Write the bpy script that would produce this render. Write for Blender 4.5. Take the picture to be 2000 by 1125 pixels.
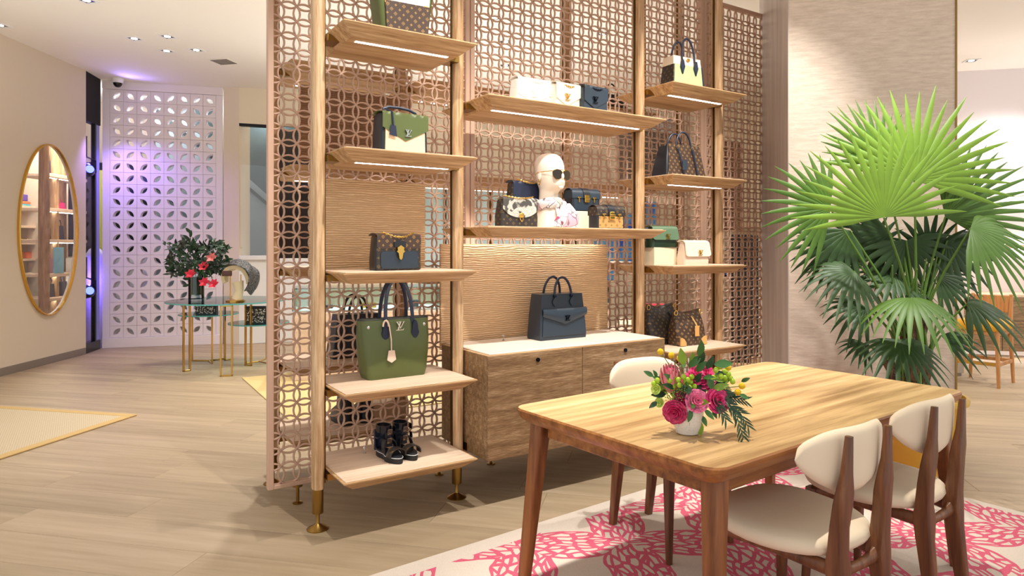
import bpy, bmesh, math, random
from mathutils import Vector, Matrix
random.seed(7)
R = math.radians
PI = math.pi
scene = bpy.context.scene
for o in list(bpy.data.objects):
    bpy.data.objects.remove(o)
COL = scene.collection

# ---------------------------------------------------------------- camera
cam_d = bpy.data.cameras.new('camera')
cam_d.sensor_width = 36.0
cam_d.lens = 36.0 * 1312 / 2000
cam_d.shift_y = -78.5 / 2000
cam_d.clip_start = 0.05
cam = bpy.data.objects.new('camera', cam_d)
COL.objects.link(cam)
cam.location = (0, 0, 1.35)
cam.rotation_euler = (R(90), 0, R(-32.74))
scene.camera = cam

# ---------------------------------------------------------------- world, exposure
world = bpy.data.worlds.new('world')
scene.world = world
world.use_nodes = True
bgn = world.node_tree.nodes['Background']
bgn.inputs[0].default_value = (1.0, 0.985, 0.955, 1)
bgn.inputs[1].default_value = 0.82
scene.view_settings.view_transform = 'Standard'
scene.view_settings.look = 'None'
scene.view_settings.gamma = 1.0
scene.view_settings.use_curve_mapping = False
scene.view_settings.exposure = 0.3

def spot(loc, target, watts, ang=70, blend=0.6, size=0.05, col=(1, 0.86, 0.70)):
    l = bpy.data.lights.new('downlight_beam', 'SPOT')
    l.energy = watts
    l.spot_size = R(ang)
    l.spot_blend = blend
    l.shadow_soft_size = size
    l.color = col
    o = bpy.data.objects.new('downlight_beam', l)
    COL.objects.link(o)
    o.location = loc
    d = Vector(target) - Vector(loc)
    o.rotation_euler = d.to_track_quat('-Z', 'Y').to_euler()
    return o

def point(loc, watts, col=(1, 0.86, 0.70), size=0.1):
    l = bpy.data.lights.new('unseen_lamp', 'POINT')
    l.energy = watts
    l.color = col
    l.shadow_soft_size = size
    o = bpy.data.objects.new('unseen_lamp', l)
    COL.objects.link(o)
    o.location = loc
    return o

WARM = (1.0, 0.94, 0.84)
NEUT = (1.0, 0.97, 0.92)
# ceiling spots over the table aimed at the shelving (their shadows fall back and down)
for (x, y, tx, ty, tz, w_, a) in ((1.15, 1.75, 1.35, 3.2, 0.9, 180, 74), (2.3, 1.75, 2.35, 3.2, 0.9, 180, 78), (3.4, 1.75, 3.4, 3.2, 1.0, 180, 74)):
    spot((x, y, 3.57), (tx, ty, tz), w_, a, 0.7, 0.03, NEUT)
# table spots
spot((1.75, 1.75, 3.57), (1.75, 1.62, 0.75), 300, 36, 0.8, 0.02, WARM)
spot((2.7, 1.75, 3.57), (2.85, 1.75, 0.75), 240, 34, 0.8, 0.03, WARM)
spot((3.7, 1.3, 3.57), (3.95, 1.95, 1.6), 150, 55, 0.7, 0.04, NEUT)
# open floor left of the shelving
for (x, y, w_) in ((0.1, 5.0, 10), (0.2, 7.4, 30), (1.3, 8.3, 130), (-0.9, 6.6, 30)):
    spot((x, y, 3.57), (x, y, 0), w_, 95, 0.9, 0.05, WARM)
# behind the shelving
for (x, y, w_) in ((1.6, 5.4, 260), (3.4, 5.6, 260), (5.2, 5.2, 240), (3.0, 7.8, 260), (5.2, 7.4, 240)):
    spot((x, y, 3.57), (x, y, 0), w_, 110, 0.9, 0.06, NEUT)
# added area lamps without fixtures, brightening the ceiling from below
def uplight(x, y, z, sz, watts):
    l = bpy.data.lights.new('ceiling_fill', 'AREA')
    l.size = sz
    l.energy = watts
    l.color = (1.0, 0.98, 0.95)
    o = bpy.data.objects.new('ceiling_fill', l)
    COL.objects.link(o)
    o.location = (x, y, z)
    o.rotation_euler = (PI, 0, 0)
uplight(0.3, 6.6, 2.5, 3.5, 12)
uplight(3.6, 6.4, 2.5, 3.5, 40)
# right room
spot((7.2, 1.6, 3.57), (7.4, 2.6, 0.3), 190, 100, 0.9, 0.06, NEUT)
spot((9.0, 3.0, 3.57), (9.6, 3.6, 1.0), 190, 100, 0.9, 0.06, (1, 0.95, 0.95))
spot((5.0, 1.2, 3.57), (6.6, 3.6, 1.4), 170, 85, 0.9, 0.06, NEUT)
spot((5.6, 0.6, 3.57), (5.4, 0.9, 0.0), 130, 95, 0.9, 0.06, NEUT)

# ---------------------------------------------------------------- mesh helpers
class G:
    def __init__(s):
        s.v = []; s.f = []
    def add(s, v, f, m=None):
        b = len(s.v)
        if m is not None:
            v = [tuple(m @ Vector(p)) for p in v]
        s.v += [tuple(p) for p in v]
        s.f += [tuple(i + b for i in q) for q in f]
        return s
    def box(s, x0, x1, y0, y1, z0, z1, b=0.0, m=None):
        if b <= 0:
            v = [(x, y, z) for z in (z0, z1) for y in (y0, y1) for x in (x0, x1)]
            f = [(0, 2, 3, 1), (4, 5, 7, 6), (0, 1, 5, 4), (2, 6, 7, 3), (0, 4, 6, 2), (1, 3, 7, 5)]
            return s.add(v, f, m)
        bm = bmesh.new()
        bmesh.ops.create_cube(bm, size=1)
        for q in bm.verts:
            q.co = Vector(((x0 + x1) / 2 + q.co.x * (x1 - x0), (y0 + y1) / 2 + q.co.y * (y1 - y0), (z0 + z1) / 2 + q.co.z * (z1 - z0)))
        bmesh.ops.bevel(bm, geom=bm.edges[:] , offset=b, segments=2 if b > 0.006 else 1, profile=0.5, affect='EDGES')
        bm.verts.index_update()
        v = [q.co.copy() for q in bm.verts]
        f = [[q.index for q in fc.verts] for fc in bm.faces]
        bm.free()
        return s.add(v, f, m)
    def prism(s, poly, a, b, axis='y', m=None):
        # polygon in the plane across `axis`, extruded a..b; concave polygons ok (ngon)
        def mk(p, h):
            if axis == 'y': return (p[0], h, p[1])
            if axis == 'x': return (h, p[0], p[1])
            return (p[0], p[1], h)
        n = len(poly)
        v = [mk(p, a) for p in poly] + [mk(p, b) for p in poly]
        f = [tuple(range(n)), tuple(range(2 * n - 1, n - 1, -1))]
        for i in range(n):
            j = (i + 1) % n
            f.append((i, i + n, j + n, j))
        return s.add(v, f, m)
    def loft(s, rings, cap=True, m=None, closed=True):
        n = len(rings[0])
        v = [p for r in rings for p in r]
        f = []
        for k in range(len(rings) - 1):
            for i in range(n if closed else n - 1):
                j = (i + 1) % n
                f.append((k * n + i, k * n + j, (k + 1) * n + j, (k + 1) * n + i))
        if cap and closed:
            f.append(tuple(range(n - 1, -1, -1)))
            f.append(tuple((len(rings) - 1) * n + i for i in range(n)))
        return s.add(v, f, m)
    def tube(s, path, r, n=8, m=None, cap=True, flat=None):
        # r: number or list; flat=(a,b) gives an elliptic section a (side) x b (up)
        pts = [Vector(p) for p in path]
        rings = []
        up = Vector((0, 0, 1))
        prev = None
        for i, p in enumerate(pts):
            t = (pts[min(i + 1, len(pts) - 1)] - pts[max(i - 1, 0)])
            t = t.normalized() if t.length > 1e-9 else Vector((0, 0, 1))
            if prev is None:
                ref = Vector((0, 1, 0)) if abs(t.z) > 0.9 else up
                a = t.cross(ref).normalized()
            else:
                a = (prev - t * prev.dot(t)).normalized()
            prev = a
            b = t.cross(a).normalized()
            rr = r[i] if isinstance(r, (list, tuple)) else r
            ra, rb = (rr, rr) if flat is None else (rr * flat[0], rr * flat[1])
            rings.append([p + a * ra * math.cos(2 * PI * k / n) + b * rb * math.sin(2 * PI * k / n) for k in range(n)])
        return s.loft(rings, cap, m)
    def cyl(s, c, r, h, n=20, r2=None, m=None):
        r2 = r if r2 is None else r2
        rings = [[(c[0] + q * math.cos(2 * PI * k / n), c[1] + q * math.sin(2 * PI * k / n), z) for k in range(n)] for q, z in ((r, c[2]), (r2, c[2] + h))]
        return s.loft(rings, True, m)
    def lathe(s, prof, n=28, c=(0, 0, 0), m=None, cap=True):
        rings = [[(c[0] + r * math.cos(2 * PI * k / n), c[1] + r * math.sin(2 * PI * k / n), c[2] + z) for k in range(n)] for r, z in prof]
        return s.loft(rings, cap, m)
    def ell(s, c, rx, ry=None, rz=None, n=12, k=8, m=None):
        ry = rx if ry is None else ry
        rz = rx if rz is None else rz
        rings = []
        for j in range(1, k):
            t = PI * j / k
            rings.append([(c[0] + rx * math.sin(t) * math.cos(2 * PI * i / n), c[1] + ry * math.sin(t) * math.sin(2 * PI * i / n), c[2] - rz * math.cos(t)) for i in range(n)])
        return s.loft(rings, True, m)
    def grid(s, fn, nu, nv, m=None):
        v = [fn(i / nu, j / nv) for j in range(nv + 1) for i in range(nu + 1)]
        f = [(j * (nu + 1) + i, j * (nu + 1) + i + 1, (j + 1) * (nu + 1) + i + 1, (j + 1) * (nu + 1) + i) for j in range(nv) for i in range(nu)]
        return s.add(v, f, m)
    def shell(s, fn, nu, nv, th, m=None):
        # a sheet with thickness: fn(u,v)->point; offset along the numeric normal
        def P(u, v): return Vector(fn(u, v))
        A = []; B = []
        e = 1e-3
        for j in range(nv + 1):
            for i in range(nu + 1):
                u, v = i / nu, j / nv
                p = P(u, v)
                du = P(min(u + e, 1), v) - P(max(u - e, 0), v)
                dv = P(u, min(v + e, 1)) - P(u, max(v - e, 0))
                nn = du.cross(dv)
                nn = nn.normalized() if nn.length > 1e-12 else Vector((0, 0, 1))
                A.append(p + nn * th / 2); B.append(p - nn * th / 2)
        W = nu + 1; N = len(A)
        f = []
        for j in range(nv):
            for i in range(nu):
                q = (j * W + i, j * W + i + 1, (j + 1) * W + i + 1, (j + 1) * W + i)
                f.append(q); f.append(tuple(N + k for k in reversed(q)))
        bd = [i for i in range(nu)] + [j * W + nu for j in range(nv)] + [nv * W + nu - i for i in range(nu)] + [(nv - j) * W for j in range(nv)]
        for a in range(len(bd)):
            p, q = bd[a], bd[(a + 1) % len(bd)]
            f.append((q, p, N + p, N + q))
        return s.add(A + B, f, m)
    def mesh(s, name, sharp=35):
        me = bpy.data.meshes.new(name)
        me.from_pydata(s.v, [], s.f)
        bm = bmesh.new(); bm.from_mesh(me)
        bmesh.ops.recalc_face_normals(bm, faces=bm.faces)
        bm.to_mesh(me); bm.free()
        me.polygons.foreach_set('use_smooth', [True] * len(me.polygons))
        me.set_sharp_from_angle(angle=R(sharp))
        return me
    def build(s, name, mat, parent=None, loc=(0, 0, 0), rot=(0, 0, 0), label=None, kind=None, sharp=35):
        me = s.mesh(name, sharp)
        return link(name, me, mat, parent, loc, rot, label, kind)

def link(name, me, mat=None, parent=None, loc=(0, 0, 0), rot=(0, 0, 0), label=None, kind=None):
    if mat is not None and not me.materials:
        me.materials.append(mat)
    o = bpy.data.objects.new(name, me)
    COL.objects.link(o)
    o.parent = parent
    o.location = loc
    o.rotation_euler = rot
    if label: o['label'] = label
    if kind: o['kind'] = kind
    return o

def thing(name, label, cat, loc=(0, 0, 0), rz=0.0, group=None):
    o = bpy.data.objects.new(name, None)
    o.empty_display_size = 0.05
    COL.objects.link(o)
    o.location = loc
    o.rotation_euler = (0, 0, rz)
    o['label'] = label; o['category'] = cat
    if group: o['group'] = group
    return o

def tag(o, label, cat, group=None):
    o['label'] = label; o['category'] = cat
    if group: o['group'] = group
    return o

def struct(o):
    o['kind'] = 'structure'
    return o

def rrect(w, d, r, z, cx=0.0, cy=0.0, n=4, bulge=0.0):
    # rounded rectangle ring; bulge pushes the front/back out in the middle
    r = min(r, w / 2 - 1e-4, d / 2 - 1e-4)
    out = []
    for k, (sx, sy, a0) in enumerate(((1, 1, 0), (-1, 1, 90), (-1, -1, 180), (1, -1, 270))):
        for i in range(n + 1):
            a = R(a0 + 90 * i / n)
            out.append([cx + sx * (w / 2 - r) + r * math.cos(a), cy + sy * (d / 2 - r) + r * math.sin(a), z])
        if k in (0, 2):
            s_ = 1 if k == 0 else -1
            for t in (0.3, 0.5, 0.7):
                x = (1 - 2 * t) * s_ * (w / 2 - r)
                out.append([cx + x, cy + s_ * (d / 2 + bulge * math.sin(PI * t)), z])
    return out

# ---------------------------------------------------------------- materials
def srgb(r, g, b):
    def c(u):
        u /= 255.0
        return u / 12.92 if u <= 0.04045 else ((u + 0.055) / 1.055) ** 2.4
    return (c(r), c(g), c(b), 1.0)

class N:
    """small node-tree writer"""
    def __init__(s, name):
        s.m = bpy.data.materials.new(name)
        s.m.use_nodes = True
        s.t = s.m.node_tree
        s.b = s.t.nodes['Principled BSDF']
    def n(s, typ, **kw):
        q = s.t.nodes.new(typ)
        for k, v in kw.items():
            setattr(q, k, v)
        return q
    def l(s, a, b):
        s.t.links.new(a, b)
    def val(s, sock, v):
        if hasattr(v, 'is_linked') or hasattr(v, 'links'):
            s.l(v, sock)
        else:
            sock.default_value = v
    def math(s, op, a, b=0.0, c=None, clamp=False):
        q = s.n('ShaderNodeMath', operation=op)
        q.use_clamp = clamp
        s.val(q.inputs[0], a); s.val(q.inputs[1], b)
        if c is not None: s.val(q.inputs[2], c)
        return q.outputs[0]
    def mix(s, fac, a, b):
        q = s.n('ShaderNodeMix', data_type='RGBA')
        s.val(q.inputs[0], fac); s.val(q.inputs[6], a); s.val(q.inputs[7], b)
        return q.outputs[2]
    def coord(s, scale=(1, 1, 1), rot=(0, 0, 0), kind='Object', loc=(0, 0, 0)):
        tc = s.n('ShaderNodeTexCoord')
        mp = s.n('ShaderNodeMapping')
        mp.inputs['Scale'].default_value = scale
        mp.inputs['Rotation'].default_value = rot
        mp.inputs['Location'].default_value = loc
        s.l(tc.outputs[kind], mp.inputs[0])
        return mp.outputs[0]
    def noise(s, vec, scale, detail=4, rough=0.6, dist=0.0):
        q = s.n('ShaderNodeTexNoise')
        q.inputs['Scale'].default_value = scale
        q.inputs['Detail'].default_value = detail
        q.inputs['Roughness'].default_value = rough
        q.inputs['Distortion'].default_value = dist
        s.l(vec, q.inputs['Vector'])
        return q.outputs[0]
    def ramp(s, fac, stops):
        q = s.n('ShaderNodeValToRGB')
        el = q.color_ramp.elements
        while len(el) < len(stops): el.new(0.5)
        for e, (p, c) in zip(el, stops):
            e.position = p; e.color = c
        s.l(fac, q.inputs[0])
        return q.outputs[0]
    def bump(s, h, strength=0.3, dist=0.01):
        q = s.n('ShaderNodeBump')
        q.inputs['Strength'].default_value = strength
        q.inputs['Distance'].default_value = dist
        s.l(h, q.inputs['Height'])
        s.l(q.outputs[0], s.b.inputs['Normal'])
    def done(s, col=None, rough=0.5, metal=0.0, **kw):
        if col is not None: s.val(s.b.inputs['Base Color'], col)
        s.val(s.b.inputs['Roughness'], rough)
        s.b.inputs['Metallic'].default_value = metal
        for k, v in kw.items():
            s.val(s.b.inputs[k.replace('_', ' ')], v)
        return s.m

def plain(name, rgb, rough=0.5, metal=0.0, bump=0.0, bscale=200.0, var=0.0, **kw):
    q = N(name)
    c = srgb(*rgb)
    if var or bump:
        vec = q.coord()
        h = q.noise(vec, bscale, 3)
        if bump: q.bump(h, bump, 0.004)
        if var:
            h2 = q.noise(vec, 9.0, 3)
            d = tuple(x * (1 - var) for x in c[:3]) + (1,)
            l_ = tuple(min(1, x * (1 + var)) for x in c[:3]) + (1,)
            return q.done(q.ramp(h2, [(0.3, d), (0.7, l_)]), rough, metal, **kw)
    return q.done(c, rough, metal, **kw)

def wood(name, dark, mid, light, axis='x', scale=1.0, rough=0.45, grain=60.0, objvar=0.0, bump=0.12):
    q = N(name)
    st = {'x': (0.06, 1, 1), 'y': (1, 0.06, 1), 'z': (1, 1, 0.06)}[axis]
    vec = q.coord(tuple(k * scale for k in st))
    if objvar:
        oi = q.n('ShaderNodeObjectInfo')
        ad = q.n('ShaderNodeVectorMath', operation='ADD')
        mu = q.math('MULTIPLY', oi.outputs['Random'], 37.0)
        q.l(vec, ad.inputs[0]); q.l(mu, ad.inputs[1])
        vec = ad.outputs[0]
    a = q.noise(vec, grain, 6, 0.65)
    b = q.noise(vec, grain * 0.16, 4, 0.55, 0.6)
    f = q.math('ADD', q.math('MULTIPLY', a, 0.6), q.math('MULTIPLY', b, 0.4))
    col = q.ramp(f, [(0.36, srgb(*dark)), (0.5, srgb(*mid)), (0.64, srgb(*light))])
    if objvar:
        k = q.math('ADD', q.math('MULTIPLY', oi.outputs['Random'], 2 * objvar), 1 - objvar)
        hv = q.n('ShaderNodeHueSaturation')
        q.l(k, hv.inputs['Value']); q.l(col, hv.inputs['Color'])
        col = hv.outputs[0]
    if bump: q.bump(a, bump, 0.003)
    return q.done(col, rough)

def wave_panel(name, c1, c2, scale=1.0):
    q = N(name)
    vec = q.coord((0.35 * scale, 0.35 * scale, 1.0 * scale))
    w = q.n('ShaderNodeTexWave', wave_type='BANDS', bands_direction='Z', wave_profile='SIN')
    w.inputs['Scale'].default_value = 26.0
    w.inputs['Distortion'].default_value = 5.0
    w.inputs['Detail'].default_value = 2.0
    w.inputs['Detail Scale'].default_value = 1.1
    q.l(vec, w.inputs['Vector'])
    q.bump(w.outputs['Fac'], 0.8, 0.006)
    return q.done(q.ramp(w.outputs['Fac'], [(0.1, srgb(*c1)), (0.7, srgb(*c2))]), 0.5)

def monogram(name, ground=(66, 48, 38), gold=(156, 120, 66), cell=0.029, rough=0.42, side=(20, 18, 18)):
    q = N(name)
    tc = q.n('ShaderNodeTexCoord')
    sx = q.n('ShaderNodeSeparateXYZ')
    q.l(tc.outputs['Object'], sx.inputs[0])
    u = q.math('DIVIDE', q.math('ADD', sx.outputs[0], sx.outputs[1]), cell)
    v = q.math('DIVIDE', sx.outputs[2], cell)
    a = q.math('ADD', u, v); b = q.math('SUBTRACT', u, v)
    # diagonal grid of motifs
    fa = q.math('SUBTRACT', q.math('FRACT', q.math('MULTIPLY', a, 0.7)), 0.5)
    fb = q.math('SUBTRACT', q.math('FRACT', q.math('MULTIPLY', b, 0.7)), 0.5)
    x = q.math('ADD', fa, fb); y = q.math('SUBTRACT', fa, fb)
    r = q.math('SQRT', q.math('ADD', q.math('MULTIPLY', x, x), q.math('MULTIPLY', y, y)))
    th = q.math('ARCTAN2', y, x)
    pet = q.math('ABSOLUTE', q.math('COSINE', q.math('MULTIPLY', th, 2.0)))
    m1 = q.math('LESS_THAN', r, q.math('ADD', q.math('MULTIPLY', pet, 0.26), 0.05))
    par = q.math('FLOOR', q.math('MULTIPLY', a, 0.7))
    odd = q.math('GREATER_THAN', q.math('FRACT', q.math('MULTIPLY', par, 0.5)), 0.25)
    man = q.math('ADD', q.math('ABSOLUTE', x), q.math('ABSOLUTE', y))
    ringm = q.math('MULTIPLY', q.math('LESS_THAN', man, 0.46), q.math('GREATER_THAN', man, 0.32))
    core = q.math('LESS_THAN', r, 0.12)
    m2 = q.math('MAXIMUM', ringm, core)
    mk = q.math('ADD', q.math('MULTIPLY', m1, odd), q.math('MULTIPLY', m2, q.math('SUBTRACT', 1.0, odd)))
    return q.done(q.mix(mk, srgb(*ground), srgb(*gold)), rough)

M = {}
M['oak'] = wood('limed_oak', (148, 108, 64), (190, 153, 108), (214, 183, 142), 'x', 1.0, 0.5, 70)
M['oak_z'] = wood('limed_oak_upright', (134, 98, 62), (182, 144, 102), (216, 185, 146), 'z', 1.0, 0.5, 75)
M['oak_tray'] = wood('pale_oak_tray', (205, 176, 148), (220, 193, 166), (230, 206, 182), 'x', 1.0, 0.5, 40)
M['oak_front'] = wood('cerused_oak_front', (98, 70, 42), (132, 102, 68), (178, 148, 112), 'x', 2.6, 0.5, 95, bump=0.25)
M['brass'] = plain('aged_brass', (150, 118, 62), 0.32, 1.0)
M['brass_dark'] = plain('dark_brass', (92, 70, 40), 0.4, 1.0)
M['gold'] = plain('polished_gold', (222, 178, 92), 0.2, 1.0)
M['silver'] = plain('polished_silver', (215, 215, 212), 0.2, 1.0)
M['gunmetal'] = plain('gunmetal', (40, 46, 56), 0.25, 1.0)
M['lattice'] = plain('rose_lacquer', (200, 164, 140), 0.42, 0.0)
M['wave'] = wave_panel('wave_carved_oak', (214, 172, 126), (236, 200, 156))
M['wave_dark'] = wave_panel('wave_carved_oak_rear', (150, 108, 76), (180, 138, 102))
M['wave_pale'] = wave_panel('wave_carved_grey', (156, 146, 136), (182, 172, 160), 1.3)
M['led'] = None
q = N('led_strip')
q.b.inputs['Emission Color'].default_value = (1, 0.95, 0.88, 1)
q.b.inputs['Emission Strength'].default_value = 15.0
M['led'] = q.done((1, 1, 1, 1), 0.5)
M['wall'] = plain('warm_beige_wall', (218, 204, 186), 0.75, 0, 0.03, 60)
M['wall_far'] = plain('cream_wall', (228, 214, 190), 0.7, 0, 0.02, 60)
M['white_wall'] = plain('white_wall', (232, 230, 228), 0.6)
M['ceiling'] = plain('ceiling_paint', (240, 234, 224), 0.85)
M['base_grey'] = plain('brushed_grey_base', (150, 142, 136), 0.4, 0.6)
M['black'] = plain('black_lacquer', (16, 16, 20), 0.25)
M['white_tile'] = plain('white_screen_tile', (232, 222, 226), 0.5)
M['cream_block'] = plain('cream_block', (232, 218, 188), 0.55)
# ================================================================ the setting
S45 = math.sqrt(0.5)
FWD = Vector((math.sin(R(32.74)), math.cos(R(32.74)), 0))
RGT = Vector((math.cos(R(32.74)), -math.sin(R(32.74)), 0))
M['plank'] = wood('oak_floor', (143, 124, 98), (161, 141, 113), (175, 154, 127), 'x', 0.6, 0.5, 26, objvar=0.055, bump=0.04)
M['plank_far'] = wood('oak_floor_far', (143, 124, 98), (161, 141, 113), (175, 154, 127), 'x', 0.6, 0.5, 26, bump=0.0)
def wedge(pts, z0, z1):
    g = G(); P = [RGT * a + FWD * b for a, b in pts]
    g.prism([(p.x, p.y) for p in P], z0, z1, 'z')
    return g
g = wedge([(-2.6, 0.9), (2.6, 0.9), (9.5, 9.0), (9.5, 13), (-9.5, 13), (-9.5, 9.0)], -0.2, -0.004)
floor = struct(g.build('floor', M['plank_far']))
PL, PW = 2.3, 0.262
g = G(); g.box(0.0006, PL - 0.0006, 0.0006, PW - 0.0006, -0.02, 0.0, 0.0012)
pm = g.mesh('plank'); pm.materials.append(M['plank'])
ROT = R(-45)
e1 = Vector((S45, -S45, 0)); e2 = Vector((S45, S45, 0))
rng = random.Random(3)
for j in range(-6, 46):
    off = rng.random() * PL
    for i in range(-8, 8):
        a = i * PL + off; b = j * PW
        c = e1 * (a + PL / 2) + e2 * (b + PW / 2)
        D = c.dot(FWD); r_ = c.dot(RGT)
        if 1.6 < D < 9.4 and abs(r_) < 0.77 * D + 1.25 and not (D > 7.5 and r_ > 6.2):
            p = e1 * a + e2 * b
            link('plank', pm, None, floor, (p.x, p.y, 0), (0, 0, ROT))

ZC = 3.6
M['downlight'] = None
qn = N('downlight_lens'); qn.b.inputs['Emission Color'].default_value = (1, 0.95, 0.88, 1); qn.b.inputs['Emission Strength'].default_value = 5.0
M['downlight'] = qn.done((1, 1, 1, 1), 0.4)
g = wedge([(-3.2, 0.6), (3.2, 0.6), (9.5, 9.0), (9.5, 13), (-9.5, 13), (-9.5, 9.0)], ZC, ZC + 0.12)
ceiling = struct(g.build('ceiling', M['ceiling']))

def wallbox(name, A, B, z0, z1, th, mat, parent=None):
    # slab from A to B; thickness on the far side (left of A->B)
    A = Vector((A[0], A[1], 0)); B = Vector((B[0], B[1], 0))
    L = (B - A).length
    g = G(); g.box(0, L, 0, th, z0, z1)
    return g.build(name, mat, parent, (A.x, A.y, 0), (0, 0, math.atan2(B.y - A.y, B.x - A.x)))

# ---- left wall with the oval mirror opening: local x along the wall, y = depth behind it
WA = Vector((-1.75, 7.136, 0)); WB = Vector((0.052, 10.09, 0))
WL = (WB - WA).length
WR = math.atan2(WB.y - WA.y, WB.x - WA.x)
def oval_wall(L, z1, cx, cz, rx, rz, th):
    n = 72
    g = G()
    inner = []; outer = []
    for k in range(n):
        a = 2 * PI * k / n
        inner.append((cx + rx * math.cos(a), cz + rz * math.sin(a)))
        dx, dz = math.cos(a) * rx, math.sin(a) * rz
        t = min([((L - cx) / dx) if dx > 1e-9 else (-cx / dx if dx < -1e-9 else 1e9), ((z1 - cz) / dz) if dz > 1e-9 else (-cz / dz if dz < -1e-9 else 1e9)])
        outer.append([cx + dx * t, cz + dz * t])
    for cxx, czz in ((0, 0), (L, 0), (0, z1), (L, z1)):
        k = min(range(n), key=lambda i: (outer[i][0] - cxx) ** 2 + (outer[i][1] - czz) ** 2)
        outer[k] = [cxx, czz]
    v = [(p[0], 0, p[1]) for p in inner] + [(p[0], 0, p[1]) for p in outer] + [(p[0], th, p[1]) for p in inner] + [(p[0], th, p[1]) for p in outer]
    f = []
    for k in range(n):
        j = (k + 1) % n
        f += [(k, j, n + j, n + k), (2 * n + k, 3 * n + k, 3 * n + j, 2 * n + j), (k, 2 * n + k, 2 * n + j, j), (n + k, n + j, 3 * n + j, 3 * n + k)]
    g.add(v, f)
    return g
MX = WL - 1.459 + 0.765; MZ = 1.56; MRX = 0.505; MRZ = 0.985
wl = struct(oval_wall(WL, ZC, MX, MZ, MRX, MRZ, 0.025).build('wall_left', M['wall'], None, WA, (0, 0, WR)))
g = G(); g.box(0, WL + 0.0, -0.012, 0.0, 0.0, 0.085, 0.002)
struct(g.build('baseboard_left', M['base_grey'], None, WA, (0, 0, WR)))
# end face return of the wall
g = G(); g.box(WL - 0.0, WL + 0.02, 0.0, 0.12, 0, ZC)
struct(g.build('trim_1', M['wall'], None, WA, (0, 0, WR)))

# oval mirror: frame and clear pane; its reflection is modelled behind
mir = thing('oval_mirror', 'tall oval wall mirror in a slim gold frame with its reflection modelled behind clear glass', 'mirror', WA, WR)
g = G()
n = 72; rings = []
for k in range(n):
    a = 2 * PI * k / n
    ca, sa = math.cos(a), math.sin(a)
    pr = []
    for (o_, y_) in ((0.0, 0.0), (0.0, -0.035), (0.010, -0.035), (0.013, -0.03), (0.013, 0.0)):
        pr.append((MX + (MRX - 0.002 + o_) * ca, y_, MZ + (MRZ - 0.002 + o_) * sa))
    rings.append(pr)
rings.append(rings[0])
g.loft(rings, cap=False)
g.build('frame', M['gold'], mir)
q = N('clear_pane')
tr = q.n('ShaderNodeBsdfTransparent'); gl = q.n('ShaderNodeBsdfGlossy'); mx = q.n('ShaderNodeMixShader')
gl.inputs['Roughness'].default_value = 0.02
mx.inputs[0].default_value = 0.07
q.l(tr.outputs[0], mx.inputs[1]); q.l(gl.outputs[0], mx.inputs[2])
q.l(mx.outputs[0], q.t.nodes['Material Output'].inputs[0])
M['pane'] = q.m
g = G(); g.prism([(MX + MRX * math.cos(2 * PI * k / 72), MZ + MRZ * math.sin(2 * PI * k / 72)) for k in range(72)], -0.022, -0.018, 'y')
g.build('glass', M['pane'], mir)
# what the mirror shows: oak posts and shelves with goods, standing where the image stands
mg = G(); mg.box(MX - 1.7, MX + 2.6, 2.3, 2.35, 0.0, ZC)
struct(mg.build('wall_1', M['wall_far'], None, WA, (0, 0, WR)))
g = G(); g.box(MX - 1.75, MX - 1.7, 0.12, 2.3, 0, ZC); struct(g.build('wall_2', M['wall'], None, WA, (0, 0, WR)))
g = G(); g.box(MX + 2.6, MX + 2.65, 0.12, 2.3, 0, ZC); struct(g.build('wall_3', M['wall'], None, WA, (0, 0, WR)))

# ---- display window with blue stage light between the left wall and the tile screen
dw = thing('display_window', 'black framed display window glowing with blue stage light', 'window', (0.052, 10.09, 0), math.atan2(0.422, 0.173))
q = N('blue_gel_glass')
M['black_metal'] = plain('black_metal', (22, 22, 26), 0.35, 0.5)
g = G(); g.box(0, 0.47, 0, 0.10, 0.0, 0.125, 0.003); g.build('plinth', M['black'], dw)
g = G(); g.box(0.0, 0.47, 0.0, 0.1, 2.98, ZC); g.build('header', plain('matt_black', (12, 12, 16), 0.8), dw)
g = G(); g.box(0.30, 0.34, 0.0, 0.05, 0.125, 2.98); g.build('mullion', M['black_metal'], dw)
g = G(); g.box(0.0, 0.30, 0.02, 0.026, 0.125, 2.98); g.build('glass', M['pane'], dw)
g = G(); g.box(0.34, 0.46, 0.01, 0.05, 0.125, 2.98); g.build('blue_panel', plain('blue_mirror_steel', (150, 160, 235), 0.18, 0.9), dw)

# ---- white pierced tile screen
SA = Vector((0.252, 10.581, 0)); SB = Vector((1.687, 10.146, 0))
SL = (SB - SA).length
SRZ = math.atan2(SB.y - SA.y, SB.x - SA.x)
scr = thing('tile_screen', 'white screen wall of pierced square tiles with leaf shaped openings', 'screen', SA, SRZ)
TW, TH, Z0T = 0.1655, 0.1597, 0.135
mL = (SL - 8 * TW) / 2
g = G(); g.box(0, SL, -0.02, 0.12, 0, Z0T - 0.002, 0.003); g.build('base_rail', M['white_tile'], scr)
g = G(); g.box(0, SL, -0.02, 0.12, Z0T + 21 * TH + 0.002, ZC, 0.003); g.build('header', M['white_tile'], scr)
g = G(); g.box(0, mL - 0.001, 0, 0.1, Z0T, Z0T + 21 * TH); g.build('stile', M['white_tile'], scr)
g = G(); g.box(SL - mL + 0.001, SL, 0, 0.1, Z0T, Z0T + 21 * TH); g.build('stile', M['white_tile'], scr)
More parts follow.
